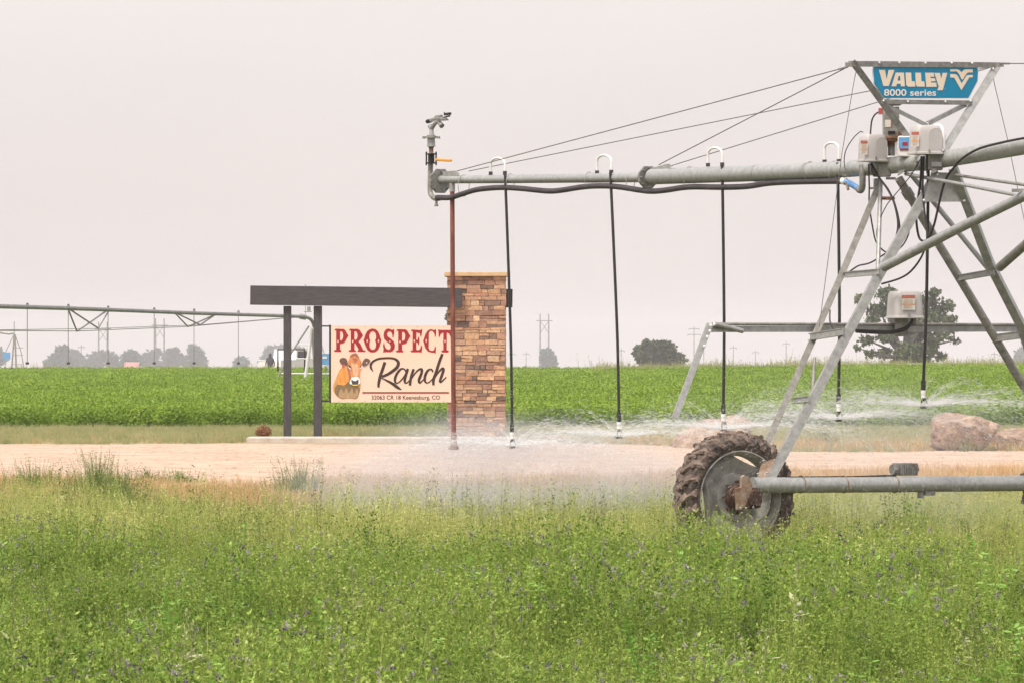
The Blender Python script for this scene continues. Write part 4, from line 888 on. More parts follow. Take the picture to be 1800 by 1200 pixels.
def wheel(c, name='wheel'):
    rt = root(name, c, None, None); rt.parent = piv; rt.location = c-Vector(piv['_w']); n = Vector((.47, -.883, 0))   # outward face towards camera right
    N_ = 96; prof = [(.425, .115), (.46, .135), (.52, .15), (.565, .148), (.59, .12), (.6, .06), (.603, 0), (.6, -.06), (.59, -.12), (.565, -.148), (.52, -.15), (.46, -.135), (.425, -.115), (.44, -.09), (.44, .09)]
    m = MB(); m.lathe(c, n, prof, N_, closed=True); V = np.array(m.v)-np.array(c); V *= (1+rng.normal(0, .006, (len(V), 1))); m.v = [tuple(v) for v in V+np.array(c)]
    a, b_ = frame(n); nl = 23
    for i in range(nl*2):
        side = 1 if i % 2 else -1; th0 = 2*math.pi*i/(nl*2)
        rows = []; jit = random.uniform(.8, 1.25)
        for k in range(6):
            t = k/5; h = side*(-.02+.165*t); th = th0+.24*t**1.1*1.0; rb = .6-.03*t**3-(.03 if t > .9 else 0); hgt = (.026 if t < .9 else .022)*jit*random.uniform(.75, 1.2); wd = .03*(1+.5*t)*random.uniform(.85, 1.2)
            rad = a*math.cos(th)+b_*math.sin(th); tan = -a*math.sin(th)+b_*math.cos(th); cc = Vector(c)+n*h
            dirn = (tan*.75-n*side*.65).normalized()
            rows.append([cc+rad*(rb-.02)-dirn*wd*1.1, cc+rad*(rb+hgt)-dirn*wd*.7, cc+rad*(rb+hgt)+dirn*wd*.7, cc+rad*(rb-.02)+dirn*wd*1.1])
        cc = Vector(c)+n*side*.158; th = th0+.26; rad = a*math.cos(th)+b_*math.sin(th); tan = -a*math.sin(th)+b_*math.cos(th)
        rows.append([cc+rad*.5-tan*.04, cc+rad*.52-tan*.03, cc+rad*.52+tan*.02, cc+rad*.5+tan*.03])
        vs = [v for r_ in rows for v in r_]; fs_ = []
        for k in range(len(rows)-1):
            for j in range(3): fs_.append((k*4+j, k*4+j+1, (k+1)*4+j+1, (k+1)*4+j))
        fs_ += [(0, 1, 2, 3), tuple(len(vs)-4+j for j in range(4))[::-1]]; m.add(vs, fs_, 1)
    # clods of mud on the lugs
    for i in range(240):
        th = random.uniform(0, 6.283); h = random.uniform(-.14, .14); rad = a*math.cos(th)+b_*math.sin(th); cc = Vector(c)+n*h+rad*(random.uniform(.585, .628) if abs(h) < .12 else random.uniform(.52, .6)); r_ = random.uniform(.01, .03); m.ball(cc, r_*1.2, r_, r_, 6, 1)
    m.build('tyre', [M['tyre'], M['mud']], rt)
    m = MB(); m.lathe(c, n, [(.44, .135), (.458, .125), (.45, .11), (.43, .1), (.41, .06), (.405, .0), (.41, -.06), (.43, -.1), (.45, -.11), (.458, -.125), (.44, -.135), (.424, -.11), (.4, -.06), (.395, 0), (.4, .06), (.424, .11)], 64, closed=True)
    # disc with crescent gaps
    ring = []; out_r = []
    for i in range(96):
        th = 2*math.pi*i/96; r_ = .398
        for ga in (1.96, 1.96+2.09, 1.96+4.19):
            # angle measured in the disc plane
            d = (th-ga+math.pi) % (2*math.pi)-math.pi
            if abs(d) < .42: r_ = min(r_, .398-.05*math.cos(d/.42*math.pi/2)**.6)
        out_r.append(r_)
    rr = [(1, .03), (.93, .07), (.58, .0), (.53, .05), (.5, .05), (.3, .02)]; vs = []
    for f_, h in rr:
        for i in range(96):
            th = 2*math.pi*i/96; q_ = out_r[i]*f_ if f_ > .6 else .398*f_; vs.append(Vector(c)+n*h+(a*math.cos(th)+b_*math.sin(th))*q_)
    fs_ = [(k*96+i, k*96+(i+1) % 96, (k+1)*96+(i+1) % 96, (k+1)*96+i) for k in range(5) for i in range(96)]+[tuple(5*96+i for i in range(96))]
    m.add(vs, fs_)
    vs2 = [Vector(v)-n*.006 for v in vs]; m.add(vs2, fs_); m.build('rim', M['rim'], rt)
    m = MB(); m.tube([Vector(c)+n*.06, Vector(c)+n*.13], [.13, .12], 18); m.tube([Vector(c)+n*.13, Vector(c)+n*.22], [.1, .095], 16)
    for i in range(8):
        th = 6.283*i/8; m.tube([Vector(c)+n*.06+(a*math.cos(th)+b_*math.sin(th))*.15, Vector(c)+n*.075+(a*math.cos(th)+b_*math.sin(th))*.15], .016, 6)
    V = np.array(m.v); V += rng.normal(0, .004, V.shape); m.v = [tuple(v) for v in V]; m.build('hub', M['hub'], rt)
    return rt
cw = B(1306, 872)+dS*.27; cw = Q(1290, 873, cw.y)
wheel(cw)
cw2 = B(1926, 868)+dS*.27; wheel(Vector((cw2.x, cw2.y, cw.z)))
# gearbox brackets
Xb, Yb = bS, Vector((-bS.y, bS.x, 0))
m = MB(); m.prism([B(1309, 834, -.1), B(1316, 838, -.1), B(1322, 850, -.1), B(1322, 862, -.1), B(1310, 888, -.1), B(1304, 895, -.1), B(1297, 895, -.1), B(1295, 858, -.1), B(1304, 855, -.1), B(1305, 838, -.1)], Vector((-.02, .035, 0))); m.build('gearbox_plate', M['rustplate'], piv, smooth=False)
m = MB(); m.prism([B(1310, 868), B(1338, 864), B(1328, 888), B(1322, 894), B(1306, 895)], Vector((0, .05, 0))); m.build('gearbox_plate', M['rust'], piv, smooth=False)
m = MB(); m.box(cw-dS*.24+Vector((0, 0, 0)), .2, .14, .2, 0, X=Xb, Y=Yb); m.tube([cw-dS*.22+Xb*.02, cw-dS*.34+Xb*.02], .085, 14); V = np.array(m.v); V += rng.normal(0, .006, V.shape); m.v = [tuple(v) for v in V]; m.build('gearbox', M['hub'], piv, bevel=.01)
m = MB()
for x, y in ((1342, 809), (1361, 808), (1332, 832), (1348, 830), (1324, 891), (1302, 892), (1311, 892)): m.ball(B(x, y, -.12), .012, .012, .012, 8)
m.build('bolt_heads', M['galv'], piv)['kind'] = 'stuff'
# guide bar with hanging arm
off = .42
def G2(x, y): return B(x, y, off)
ang('guide_bar', G2(1243, 584), G2(1905, 583), .06, M['galv'], Vector((0, 0, 1)), Vector((-.545, .839, 0)))
tb('guide_rod', [G2(1252, 569.5), G2(1905, 571)], .015, M['galv_brown'], n=8)
tb('guide_link', [G2(1257, 570)+Vector((0, -.05, 0)), G2(1305, 582)+Vector((0, -.05, 0))], .024, M['galv'], n=10)
m = MB(); a_, b_ = G2(1251, 567), G2(1187, 733); m.angle(a_+Vector((-.04, -.04, 0)), b_+Vector((-.03, -.04, 0)), .058, .009, Vector((1, .2, 0)), Vector((0, 1, 0)));  m.build('hanging_arm', M['galv'], piv, smooth=False)
m = MB()
for x, y in ((1249, 572), (1247.5, 582), (1243, 592), (1238, 608), (1255, 570)): m.ball(G2(x, y)+Vector((0, -.06, 0)), .015, .012, .015, 8)
m.build('bolt_heads', M['edge'], piv)['kind'] = 'stuff'
# control boxes
def cbox(x0, x1, y0, y1, Dfun, dep, lx, ly, name='control_box', dome=True, lw=11, lh=22):
    c = Dfun((x0+x1)/2, (y0+y1)/2); s_ = F/c.y; W, Hh = (x1-x0)/s_, (y1-y0)/s_; th = R(18); X = Vector((math.cos(th), math.sin(th), 0)); Y = Vector((-math.sin(th), math.cos(th), 0)); Z = Vector((0, 0, 1))
    W2 = W/ (math.cos(th)+dep/W*math.sin(th))
    zb, z1 = -Hh/2, Hh/2
    m = MB(); secs = [(zb, 1.06), (zb+.02, 1.06), (zb+.021, 1.0), (z1-.06, .93), (z1-.02, .89), (z1, .8)]; vs = []; corner = .035
    for z, k_ in secs:
        w, d = W2/2*k_, dep/2*k_
        for (sx_, sy_) in ((-1, -1), (1, -1), (1, 1), (-1, 1)):
            for j in range(4):
                t = {(-1, -1): math.pi, (1, -1): 1.5*math.pi, (1, 1): 0, (-1, 1): .5*math.pi}[(sx_, sy_)]+j/3*math.pi/2
                vs.append(c+X*(sx_*(w-corner)+corner*math.cos(t))+Y*(sy_*(d-corner)+corner*math.sin(t))+Z*z)
    n_ = 16; fs_ = [(k_*n_+i, k_*n_+(i+1) % n_, (k_+1)*n_+(i+1) % n_, (k_+1)*n_+i) for k_ in range(len(secs)-1) for i in range(n_)]+[tuple(range(n_))[::-1], tuple((len(secs)-1)*n_+i for i in range(n_))]
    m.add(vs, fs_)
    if dome:
        cc = c+X*W2*.2-Y*(dep*.5); rr_ = W2*.24; poly = [cc+X*(-rr_)+Z*(zb+.05)]+[cc+X*(-rr_*math.cos(t))+Z*(z1-.06-rr_*.3+rr_*math.sin(t)*.75) for t in np.linspace(0, math.pi, 12)]+[cc+X*rr_+Z*(zb+.05)]
        m.prism(poly, Y*(dep*.45)); 
        # lowered shoulder is read from the raised hood
    bx = m.build(name, M['box'], piv, bevel=.006)
    lc = Dfun(lx, ly); 
    def fp(px, py, o_=.002):   # point on the front face
        ray = Q(px, py, 1.0)-Vector((0, 0, H)); O = Vector((0, 0, H)); pl = c-Y*(dep/2*.985+o_+.012); t = (pl-O).dot(Y)/ray.dot(Y); return O+ray*t
    for nm, mt, a0, a1, o_ in (('warning_label', M['label'], 0, 1, .0), ('label_header', M['labelred'], 0, .2, .002), ('label_stripe', M['labelorange'], .58, .64, .002)):
        m = MB(); m.prism([fp(lx-lw/2, ly-lh/2+lh*a0, o_), fp(lx+lw/2, ly-lh/2+lh*a0, o_), fp(lx+lw/2, ly-lh/2+lh*a1, o_), fp(lx-lw/2, ly-lh/2+lh*a1, o_)], Y*.0015)
        m.build(nm, mt, bx, smooth=False)
    m = MB(); hd = [(x_, ly-lh/2+lh*.1) for x_ in np.linspace(lx-lw*.32, lx+lw*.32, 6)]
    for x_, y_ in hd: m.prism([fp(x_-.5, y_-1, .004), fp(x_+.5, y_-1, .004), fp(x_+.5, y_+1, .004), fp(x_-.5, y_+1, .004)], Y*.001)
    for r_ in (.28, .36, .44, .52, .7, .78, .86): m.prism([fp(lx-lw*.38, ly-lh/2+lh*r_-.25, .004), fp(lx+lw*(.2+.15*random.random()), ly-lh/2+lh*r_-.25, .004), fp(lx+lw*.3, ly-lh/2+lh*r_+.25, .004), fp(lx-lw*.38, ly-lh/2+lh*r_+.25, .004)], Y*.001)
    m.build('label_print', M['capstone'], bx, smooth=False)
    m = MB(); m.box(fp(x0+(x1-x0)*.62, y1-7, .0), .015, .012, .03); m.build('latch', M['galv_dark'], bx); return bx
cbox(1508, 1560, 237, 285, lambda x, y: S(x, y, -.28), .24, 1519, 260, lw=12, lh=25)
cbox(1597, 1656, 221, 272, lambda x, y: S(x, y, -.3), .26, 1609, 245, lw=13, lh=26)
cbox(1559, 1622, 512, 560, lambda x, y: B(x, y, .3), .3, 1597, 532, dome=False, lw=23, lh=26)
m = MB(); m.box(B(1584, 573, .36), .13, .12, .17); m.box(B(1584, 588, .36), .13, .1, .04); m.tube([B(1604, 561, .3), B(1608, 570, .3)], .03, 8); m.build('box_bracket', M['galv_brown'], piv)
for dy in (0, 5): tb('power_cable', [B(1604, 561, .22), B(1596, 573+dy*.6, .22), B(1575, 581+dy*.6, .24), B(1540, 582+dy*.6, .3), B(1505, 580+dy*.6, .3)], .013, M['black'], n=7, sm=4)
m = MB(); m.box(S(1592, 258, -.1), .15, .1, .2); bl = m.build('control_box', M['white'], piv, bevel=.01)
cb_ = S(1592, 258, -.1); m = MB(); m.box(cb_+Vector((-.002, -.053, .035)), .14, .004, .11); m.build('blue_label', M['bluelabel'], bl, smooth=False)
m = MB(); m.box(cb_+Vector((-.01, -.057, .025)), .05, .004, .03); m.box(cb_+Vector((-.002, -.057, -.03)), .12, .004, .015); m.build('label_print', M['signline'], bl, smooth=False)
# slip ring / valve column behind the sign frame
col = root('valve_column', S(1567, 275), None, None); col.parent = piv; col.location = S(1567, 275)-Vector(piv['_w'])
def cy(name, x, y0, y1, r, mat, n=14, off=.02): m = MB(); m.tube([S(x, y1, off), S(x, y0, off)], r, n); return m.build(name, mat, col)
m = MB(); m.box(S(1566, 218, .02), .155, .155, .33); m.box(S(1566, 183, .02), .2, .2, .03); m.build('column_body', M['galv_brown'], col, bevel=.01)
m = MB(); m.box(S(1549, 196, -.02), .05, .08, .06); m.build('red_switch', M['labelred'], col); m = MB(); m.box(S(1561, 195, -.04), .05, .08, .055); m.build('switch_body', M['galv_brown'], col)
m = MB(); m.box(S(1566, 218, .02)+Vector((-.035, -.081, .0)), .055, .004, .07); m.build('column_label', M['label'], col); m = MB(); m.box(S(1566, 218, .02)+Vector((.0, -.082, .0)), .01, .006, .06); m.build('label_edge', M['labelred'], col)
m = MB(); m.box(S(1566, 234, .02)+Vector((0, -.085, 0)), .07, .02, .03); m.build('dark_window', M['iron'], col)
cy('rusty_flange', 1569, 240, 244, .09, M['rust']); cy('rusty_collar', 1568, 244, 249, .08, M['rust']); cy('rusty_neck', 1567, 249, 258, .05, M['rust']); cy('spring_neck', 1567, 258, 274, .035, M['galv_dark'])
m = MB(); m.box(S(1584, 235, -.04), .06, .05, .04); m.build('side_switch', M['rust'], col)
for x in (1558, 1575): m = MB(); m.box(S(x, 262, .02), .022, .03, .13); m.build('white_guard', M['white'], col)
# clutter at the joint
m = MB(); m.box(S(1555, 295, -.1), .12, .1, .18); m.box(S(1560, 283, -.1), .16, .1, .05); m.box(S(1644, 285, -.12), .14, .1, .16); V = np.array(m.v); m.build('pipe_saddle', M['galv_brown'], piv, bevel=.01)
m = MB(); m.box(S(1646, 289, -.18), .1, .02, .045); m.tube([S(1642, 298, -.16), S(1644, 305, -.16)], .03, 8); m.build('saddle_plate', M['galv'], piv)
flange(S(1543, 294), .105, .03, ax); flange(S(1622, 284), .1, .03, ax)
m = MB(); m.prism([S(1580, 300, -.09), S(1592, 296, -.09), S(1588, 304, -.09), S(1578, 310, -.09)], Vector((0, .05, 0))); m.build('bracket_plate', M['galv'], piv, smooth=False)
m = MB(); m.box(S(1541, 322, -.02), .06, .08, .09); m.build('junction_box', M['galv'], piv, bevel=.008); tb('rusty_pin', [S(1550, 348.5, -.06), S(1571, 349, -.06)], .017, M['rust'], n=8)
m = MB(); m.tube([S(1530, 331, -.02), S(1545, 331, -.02)], .012, 6); m.tube([S(1566, 316), S(1566, 312)], .05, 8); m.build('small_fitting', M['galv_brown'], piv)
# electric cables
def wire(name, pts, r, off=-.2): return tb(name, [S(x, y, off) for x, y in pts], r, M['black'], n=7, sm=5)
wire('power_cable', [(1532, 289), (1545, 312), (1560, 332), (1570, 352), (1577, 375), (1581, 398), (1580, 412)], .012)
wire('power_cable', [(1530, 289), (1548, 315), (1565, 340), (1574, 368), (1578, 395), (1574, 420), (1566, 440), (1548, 462)], .007)
wire('power_cable', [(1527, 289), (1528, 330), (1528, 360), (1534, 400), (1540, 425), (1552, 440), (1562, 445)], .008)
wire('power_cable', [(1556, 446), (1530, 462), (1510, 467), (1497, 475), (1491, 480)], .008)
wire('power_cable', [(1620, 275), (1618, 320), (1612, 360), (1611, 390), (1616, 418), (1626, 424), (1634, 415), (1642, 395), (1648, 370), (1656, 335), (1664, 312), (1676, 296), (1690, 280), (1720, 262), (1760, 251), (1800, 243), (1850, 235)], .012)
wire('power_cable', [(1624, 275), (1622, 330), (1625, 370), (1630, 410), (1628, 430), (1618, 455), (1600, 478), (1580, 490), (1550, 499)], .010)
wire('power_cable', [(1618, 280), (1600, 310), (1572, 344), (1558, 362), (1545, 390), (1541, 412), (1545, 435)], .005)
wire('power_cable', [(1600, 398), (1596, 415), (1588, 430), (1580, 438)], .007)
wire('power_cable', [(1630, 272), (1631, 306)], .016)
wire('signal_wire', [(1517, 233), (1512, 232), (1500, 243), (1488, 262), (1484, 280), (1486, 298), (1495, 310)], .005)
wire('signal_wire', [(1545, 197), (1537, 203), (1532, 215), (1530, 238)], .008, -.05)
tb('signal_wire', [lerpD(L1a, LF, 1459, 545), lerpD(L1a, LF, 1459, 565), lerpD(L1a, LF, 1466, 580)], .008, M['black'], n=6, sm=3)

# ------------------------------------------------------------ second pivot (far, behind the crop's near part)
fp_ = root('irrigation_pivot', (Q(545, 665, 228).x, 228, 0), 'far centre pivot span crossing the green field behind the two dark posts', 'irrigation machine')
def D2(px): return 228-(540-px)/540*62
def F2(px, py, o=0): return Q(px, py, D2(px)+o)
def tf(name, pts, r, mat=M['farzinc'], par=fp_, n=8, sm=0): m = MB(); m.tube(pts, r, n, smooth=sm); return m.build(name, mat, par)
tf('span_pipe', [F2(-80, 534), F2(0, 538.5), F2(120, 542), F2(240, 546.5), F2(340, 550.5), F2(440, 553.5), F2(520, 556), F2(535, 557), F2(546, 561), F2(551, 570), F2(553, 580)], .075, sm=2)
for x, y in ((48, 540), (120, 542), (190, 545), (271, 548), (341, 550), (419, 553)):
    y2 = 636 if x > 60 else 636
    hs = tf('drop_hose', [F2(x, y), F2(x, y2)], .015, M['galv_dark'], n=6); m = MB(); m.tube([F2(x, y2), F2(x, y2+4)], .06, 8); m.build('sprinkler_head', M['hose'], hs)
    m = MB(); m.tube([F2(x-1, y-1), F2(x-1, y-6), F2(x+1, y-7), F2(x+2, y-1)], .018, 6); m.build('gooseneck', M['hose'], fp_)
for a_, b_ in (((120, 544), (135, 582)), ((124, 545), (173, 577)), ((188, 546), (136, 582)), ((191, 547), (173, 577)), ((308, 551), (330, 574)), ((311, 551), (352, 571)), ((374, 555), (331, 574)), ((376, 555), (352, 571))): tf('truss_strut', [F2(*a_), F2(*b_)], .03, M['galv_brown'], n=6)
tf('truss_rod', [F2(-60, 582), F2(0, 581), F2(135, 582), F2(330, 574), F2(500, 559.5), F2(535, 557)], .016, M['galv_brown'], n=5); tf('truss_rod', [F2(-60, 579), F2(0, 580), F2(172, 577.5), F2(352, 571), F2(500, 559)], .012, M['galv_brown'], n=5)
DF = 228
def F3(x, y, o=0): return Q(x, y, DF+o)
tf('riser_pipe', [F3(553, 578), F3(554, 610), F3(557, 656)], .14, M['farzinc'], n=12)
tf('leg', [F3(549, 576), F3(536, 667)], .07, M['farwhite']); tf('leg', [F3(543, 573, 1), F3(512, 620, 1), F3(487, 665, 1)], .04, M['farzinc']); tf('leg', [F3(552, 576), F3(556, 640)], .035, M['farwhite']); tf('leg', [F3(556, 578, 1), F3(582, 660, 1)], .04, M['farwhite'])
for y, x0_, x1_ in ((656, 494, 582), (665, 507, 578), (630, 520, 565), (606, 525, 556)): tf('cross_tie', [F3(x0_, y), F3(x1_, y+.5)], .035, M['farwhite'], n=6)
tf('collar', [F3(527, 556), F3(538, 558)], .12, M['farzinc']); m = MB(); m.box(F3(543, 543), .16, .16, .2); m.box(F3(541, 548), .35, .05, .03); m.build('collector_box', M['farzinc'], fp_); tf('antenna', [F3(537, 500), F3(537, 552)], .015, M['farzinc'], n=5)
m = MB(); m.box(F3(573, 631), .42, .3, .5); pb = m.build('control_panel', M['bluelabel'], fp_); m = MB(); m.box(F3(571, 628)+Vector((0, -.16, 0)), .2, .01, .1); m.build('panel_label', M['label'], pb)
tf('panel_post', [F3(573, 643), F3(573, 668)], .03)
# third pivot far left
tp = root('irrigation_pivot', (Q(25, 650, 620).x, 620, zgf(0, 620)), 'distant centre pivot tower with a blue sign at the left edge', 'irrigation machine')
def F4(x, y, o=0): return Q(x, y, 620+o)
def t4(name, pts, r, mat=M['farzinc']): m = MB(); m.tube(pts, r, 6); return m.build(name, mat, tp)
t4('span_pipe', [F4(-60, 580), F4(0, 584.5), F4(15, 587), F4(24, 586), F4(27, 590)], .13); t4('leg', [F4(26, 588), F4(29, 655)], .12, M['galv_brown']); t4('leg', [F4(25, 588), F4(20, 655)], .1); t4('leg', [F4(25, 587), F4(8, 622)], .05); t4('leg', [F4(27, 590), F4(37, 618), F4(44, 655)], .06)
t4('antenna', [F4(25, 565), F4(25, 588)], .05)
for y in (611, 624, 640): t4('cross_tie', [F4(22, y), F4(41, y)], .04)
m = MB(); m.box(F4(12, 625), .85, .2, .85); m.build('blue_sign', M['bluelabel'], tp)
# things behind the far pivot
_rot = []
def person(px, D, h, label):
    x = (px-900)/F*D; z0 = H+(600-655)/F*D; z0 = max(z0, zgf(x, D)) ; z0 = H-(650-600)/F*D-.9
    me = bpy.data.meshes.new('person'); P_ = [(0, 0, .95), (0, 0, 1.2), (0, 0, 1.42), (0, 0, 1.52), (0, .01, 1.63), (.16, 0, 1.4), (.24, -.02, 1.12), (.2, -.14, .92), (-.16, 0, 1.4), (-.25, -.02, 1.13), (-.22, -.12, .9), (.09, 0, .9), (.1, -.02, .5), (.11, 0, .05), (-.09, 0, .9), (-.1, -.02, .5), (-.11, 0, .05), (0, .01, 1.74)]
    E = [(0, 1), (1, 2), (2, 3), (3, 4), (4, 17), (2, 5), (5, 6), (6, 7), (2, 8), (8, 9), (9, 10), (0, 11), (11, 12), (12, 13), (0, 14), (14, 15), (15, 16)]
    me.from_pydata(P_, E, []); o = bpy.data.objects.new('person', me); COL.objects.link(o); sk = o.modifiers.new('skin', 'SKIN'); rads = [.17, .17, .16, .06, .1, .08, .05, .035, .08, .05, .035, .1, .07, .05, .1, .07, .05, .07]
    for i, r_ in enumerate(rads): me.skin_vertices[0].data[i].radius = (r_, r_*.75)
    me.skin_vertices[0].data[0].use_root = True; o.modifiers.new('sub', 'SUBSURF').levels = 1; me.materials.append(M['cloth']); o.location = (x, D, z0); o.scale = (h,)*3
    return tag(o, label, 'person')
person(475, 330, 1.15, 'person in dark clothes standing beyond the crop left of the posts')
def car(px, D, label):
    x = (px-900)/F*D; z0 = H-(652-600)/F*D-.25; rt = root('parked_pickup', (x, D, z0), label, 'pickup'); _rot.append(rt); V0 = Vector((x, D, z0)); pr = [(-2.6, .4), (-2.6, 1.0), (-.6, 1.05), (-.45, 1.75), (.9, 1.78), (1.5, 1.15), (2.5, 1.0), (2.6, .4)]
    m = MB(); m.prism([V0+Vector((a_, -.9, b_)) for a_, b_ in pr], (0, 1.8, 0)); m.build('body', M['carwhite'], rt, smooth=False, bevel=.05); m = MB(); m.prism([V0+Vector((a_, -.92, b_)) for a_, b_ in [(-.35, 1.15), (-.3, 1.65), (.85, 1.68), (1.3, 1.15)]], (0, 1.84, 0)); m.build('window', M['glass'], rt, smooth=False)
    for dx in (-1.7, 1.7):
        for dy in (-.85, .7): m = MB(); m.tube([V0+Vector((dx, dy, .38)), V0+Vector((dx, dy+.15, .38))], .38, 16); m.build('wheel', M['black'], rt)
car(508, 360, 'white pickup parked behind the far pivot and the posts')
m = MB(); D = 235; m.tube([Q(488.5, 652, D), Q(488.5, 614, D), Q(535.5, 614, D), Q(535.5, 652, D)], .045, 6); o = m.build('steel_frame', M['iron'], None); tag(o, 'black upright steel pipe frame beside the far pivot legs', 'frame')
D = 1000; bz = zgf(0, D); rt = root('barn', (Q(230, 640, D).x, D, bz), 'small barn with a faded red roof among the hazy trees', 'barn')
m = MB(); zt_ = H-(647-600)/F*D; xa, xb = Q(222, 0, D).x, Q(242, 0, D).x; m.box(((xa+xb)/2, D, (bz+zt_)/2), xb-xa, 5, zt_-bz); m.build('wall', M['barn'], rt); m = MB(); zr = H-(636-600)/F*D
m.prism([(xa-.3, D-2.9, zt_), (xa-.3, D, zr), (xa-.3, D+2.9, zt_)], (xb-xa+.6, 0, 0)); m.build('roof', M['roofred'], rt, smooth=False)

# ------------------------------------------------------------ water spray and mist
wm, nt, out = new_mat('sprayed water'); d = node(nt, 'ShaderNodeBsdfPrincipled', Roughness=.25); d.inputs['Base Color'].default_value = (.93, .92, .92, 1)
t = nt.nodes.new('ShaderNodeBsdfTransparent'); tl = nt.nodes.new('ShaderNodeBsdfTranslucent'); tl.inputs[0].default_value = (.95, .95, .95, 1)
s1 = nt.nodes.new('ShaderNodeMixShader'); s1.inputs[0].default_value = .5; nt.links.new(d.outputs[0], s1.inputs[1]); nt.links.new(tl.outputs[0], s1.inputs[2])
s2 = nt.nodes.new('ShaderNodeMixShader'); s2.inputs[0].default_value = .45; nt.links.new(t.outputs[0], s2.inputs[1]); nt.links.new(s1.outputs[0], s2.inputs[2]); nt.links.new(s2.outputs[0], out.inputs[0])
whichs = ['leftmost hose beside the stone pillar', 'second hose from the left', 'hose just above the muddy wheel', 'hose between the left tower legs', 'rightmost hose below the control box']
for hi, e in enumerate(heads):
    r = np.random.default_rng(50+hi); V, Fc = [], []
    def streak(p_, v_, l, w):
        d_ = v_/np.linalg.norm(v_); sd = np.cross(d_, r.normal(0, 1, 3)); sd /= np.linalg.norm(sd)+1e-9; sd2 = np.cross(d_, sd); o_ = len(V)
        for q_ in (-d_*l/2, d_*l/2, sd*w, -sd*w, sd2*w, -sd2*w): V.append(tuple(p_+q_))
        Fc.extend([(o_, o_+2, o_+4), (o_, o_+4, o_+3), (o_, o_+3, o_+5), (o_, o_+5, o_+2), (o_+1, o_+4, o_+2), (o_+1, o_+3, o_+4), (o_+1, o_+5, o_+3), (o_+1, o_+2, o_+5)])
    E = np.array(e)+np.array([0, 0, .018])
    jets = r.uniform(0, 6.283, 34); jvz = r.choice([1.0, 1.4, 1.9, 2.6], 34, p=[.4, .3, .2, .1])+r.normal(0, .05, 34)
    for k_ in range(9500):
        q_ = r.uniform()
        if q_ < .42: j_ = r.integers(34); az = jets[j_]+r.normal(0, .02); vz = jvz[j_]+r.normal(0, .04); vh = 6.6 if vz < 2.2 else 2.6; spd = .006
        elif q_ < .7: az = r.uniform(0, 6.283); vz = 1.0+abs(r.normal(0, .09)); vh = r.normal(6.6, .2); spd = .004
        else: az = r.uniform(0, 6.283); vz = 1.0+r.exponential(.45); vh = r.uniform(4.0, 6.8); spd = .012
        v0 = np.array([math.cos(az)*vh, math.sin(az)*vh, vz]); T = .5 if vh > 3 else .42; tt = .004+T*r.uniform()**1.35; f_ = tt/T
        p_ = E+v0*tt*(1-.25*f_)+np.array([0, 0, -4.9*tt*tt])+r.normal(0, 1, 3)*spd*(1+8*f_)
        streak(p_, v0*(1-.3*f_)+np.array([0, 0, -9.8*tt]), .075*(1-.5*f_), .0017*(1-.35*f_))
    for k_ in range(900):                     # falling fine drops
        az = r.uniform(0, 6.283); rr_ = 3.0*r.uniform()**.6; p_ = E+np.array([math.cos(az)*rr_, math.sin(az)*rr_, .1-r.uniform()**1.5*1.0])
        if p_[2] < .35: continue
        streak(p_, np.array([math.cos(az)*1.5, math.sin(az)*1.5, -3.]), r.uniform(.02, .05), .0011)
    me = bpy.data.meshes.new('water_spray'); me.from_pydata(V, [], Fc); me.materials.append(wm); o = bpy.data.objects.new('water_spray', me); COL.objects.link(o)
    tag(o, 'soft white fan of water spraying from the '+whichs[hi], 'water spray', kind='stuff')
def mist(c, rx, ry, rz, dens, seed, label):
    m = MB(); m.ball((0, 0, 0), 1, 1, 1, 24); me = bpy.data.meshes.new('drifting_mist'); me.from_pydata(m.v, [], m.f); me.validate()
    mt, nt, out = new_mat('fine mist'); pv = nt.nodes.new('ShaderNodeVolumePrincipled'); pv.inputs['Color'].default_value = (.97, .96, .96, 1); nt.links.new(pv.outputs[0], out.inputs['Volume'])
    tc = nt.nodes.new('ShaderNodeTexCoord'); ln = nt.nodes.new('ShaderNodeVectorMath'); ln.operation = 'LENGTH'; nt.links.new(tc.outputs['Object'], ln.inputs[0])
    mr = nt.nodes.new('ShaderNodeMapRange'); mr.interpolation_type = 'SMOOTHSTEP'; mr.inputs['From Min'].default_value = 0; mr.inputs['From Max'].default_value = 1; mr.inputs['To Min'].default_value = 1; mr.inputs['To Max'].default_value = 0; nt.links.new(ln.outputs['Value'], mr.inputs[0])
    nz = node(nt, 'ShaderNodeTexNoise', Scale=1.6, Detail=1.5); nz.noise_dimensions = '4D'; nz.inputs['W'].default_value = seed; nt.links.new(tc.outputs['Object'], nz.inputs['Vector'])
    m2 = nt.nodes.new('ShaderNodeMapRange'); m2.inputs['From Min'].default_value = .35; m2.inputs['From Max'].default_value = .7; m2.inputs['To Min'].default_value = .25; m2.inputs['To Max'].default_value = 1.2; nt.links.new(nz.outputs[0], m2.inputs[0])
    a_ = nt.nodes.new('ShaderNodeMath'); a_.operation = 'MULTIPLY'; nt.links.new(mr.outputs[0], a_.inputs[0]); nt.links.new(m2.outputs[0], a_.inputs[1])
    b_ = nt.nodes.new('ShaderNodeMath'); b_.operation = 'MULTIPLY'; b_.inputs[1].default_value = dens; nt.links.new(a_.outputs[0], b_.inputs[0]); nt.links.new(b_.outputs[0], pv.inputs['Density'])
    me.materials.append(mt); o = bpy.data.objects.new('drifting_mist', me); COL.objects.link(o); o.location = c; o.scale = (rx, ry, rz); tag(o, label, 'mist', kind='stuff')
mist(Q(900, 850, 57), 3.2, 2.5, .8, .78, 1, 'soft white mist over the grass below the two left sprinklers')
mist(Q(870, 770, 58), 1.9, 2, .45, .42, 2, 'pale mist in front of the stone pillar base')
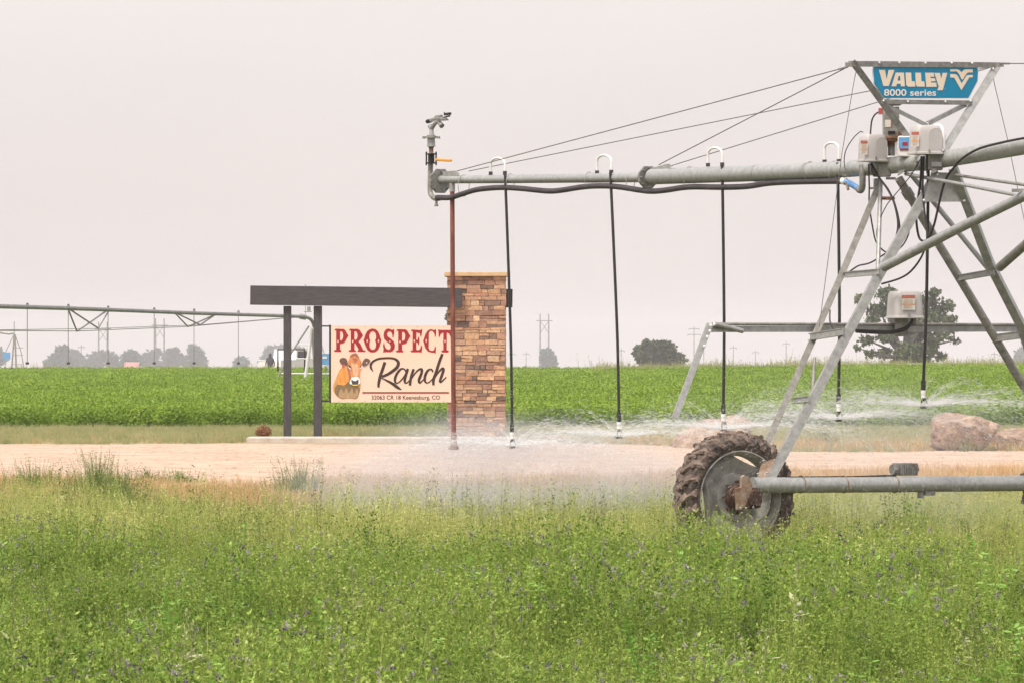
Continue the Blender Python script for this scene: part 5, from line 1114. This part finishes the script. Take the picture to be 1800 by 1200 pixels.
mist(Q(1500, 770, 54), 2.8, 3.0, .9, .14, 3, 'thin mist behind the tower and over the boulders')

mist(Q(1640, 905, 55), 2.2, 2.6, .45, .16, 4, 'low mist over the grass below the steel beam at the right')
# ------------------------------------------------------------ haze
m = MB(); m.box((0, 4450, 100), 8400, 9100, 400); V = np.array(m.v); V[:, 2] = np.where(V[:, 2] > 0, 42, -82); m.v = [tuple(v) for v in V]
me = bpy.data.meshes.new('haze'); me.from_pydata(m.v, [], m.f); hm, nt, out = new_mat('haze air'); pv = nt.nodes.new('ShaderNodeVolumePrincipled'); pv.inputs['Color'].default_value = (1.0, .97, .955, 1); pv.inputs['Anisotropy'].default_value = -.2; pv.inputs['Density'].default_value = .00021
nt.links.new(pv.outputs[0], out.inputs['Volume']); me.materials.append(hm); o = bpy.data.objects.new('haze', me); COL.objects.link(o); tag(o, 'pale smoky haze lying over the fields', 'haze', kind='stuff')

# ------------------------------------------------------------ world, sun, camera
w = bpy.data.worlds.new('World'); SC.world = w; w.use_nodes = True; nt = w.node_tree; nt.nodes.clear()
out = nt.nodes.new('ShaderNodeOutputWorld'); sky = nt.nodes.new('ShaderNodeTexSky'); sky.sky_type = 'NISHITA'; sky.sun_disc = False; sky.sun_elevation = R(60); sky.sun_rotation = R(215); sky.dust_density = 6
bg = nt.nodes.new('ShaderNodeBackground'); bg.inputs[1].default_value = .05; nt.links.new(sky.outputs[0], bg.inputs[0])
tc = nt.nodes.new('ShaderNodeTexCoord'); mp = nt.nodes.new('ShaderNodeMapping'); mp.inputs['Scale'].default_value = (6, 6, 16); nt.links.new(tc.outputs['Generated'], mp.inputs[0])
c = ramp(nt, noise(nt, 1.0, 3, mp.outputs[0], .5), [(.3, (.82, .75, .735)), (.7, (.9, .815, .79))])
b2 = nt.nodes.new('ShaderNodeBackground'); b2.inputs[1].default_value = .43; nt.links.new(c, b2.inputs[0])
ad = nt.nodes.new('ShaderNodeAddShader'); nt.links.new(bg.outputs[0], ad.inputs[0]); nt.links.new(b2.outputs[0], ad.inputs[1]); nt.links.new(ad.outputs[0], out.inputs[0])
sl = bpy.data.lights.new('sun', 'SUN'); sl.energy = 1.5; sl.angle = R(12); sl.color = (1, .95, .88); so = bpy.data.objects.new('sun', sl); COL.objects.link(so)
el, az = R(60), R(215)   # azimuth measured clockwise from +Y
dirv = Vector((math.sin(az)*math.cos(el), math.cos(az)*math.cos(el), math.sin(el))); so.rotation_euler = dirv.to_track_quat('Z', 'Y').to_euler(); so.location = (0, 0, 60)
cam = bpy.data.cameras.new('camera'); co = bpy.data.objects.new('camera', cam); COL.objects.link(co); co.location = (0, 0, H); co.rotation_euler = (R(90), 0, 0)
cam.lens = 180; cam.sensor_width = 36; cam.clip_start = 1; cam.clip_end = 20000; SC.camera = co
SC.view_settings.view_transform = 'Standard'; SC.view_settings.look = 'None'; SC.view_settings.gamma = 1; SC.view_settings.exposure = 1.06
SC.cycles.max_bounces = 8; SC.cycles.transparent_max_bounces = 24; SC.cycles.volume_bounces = 0; SC.cycles.volume_step_rate = 2; SC.cycles.volume_max_steps = 64
SC.cycles.use_adaptive_sampling = True; SC.cycles.adaptive_threshold = .02; SC.cycles.use_denoising = True
for o in _rot: o.rotation_euler = (0, 0, R(62))
for o in bpy.data.objects:
    if '_w' in o: del o['_w']
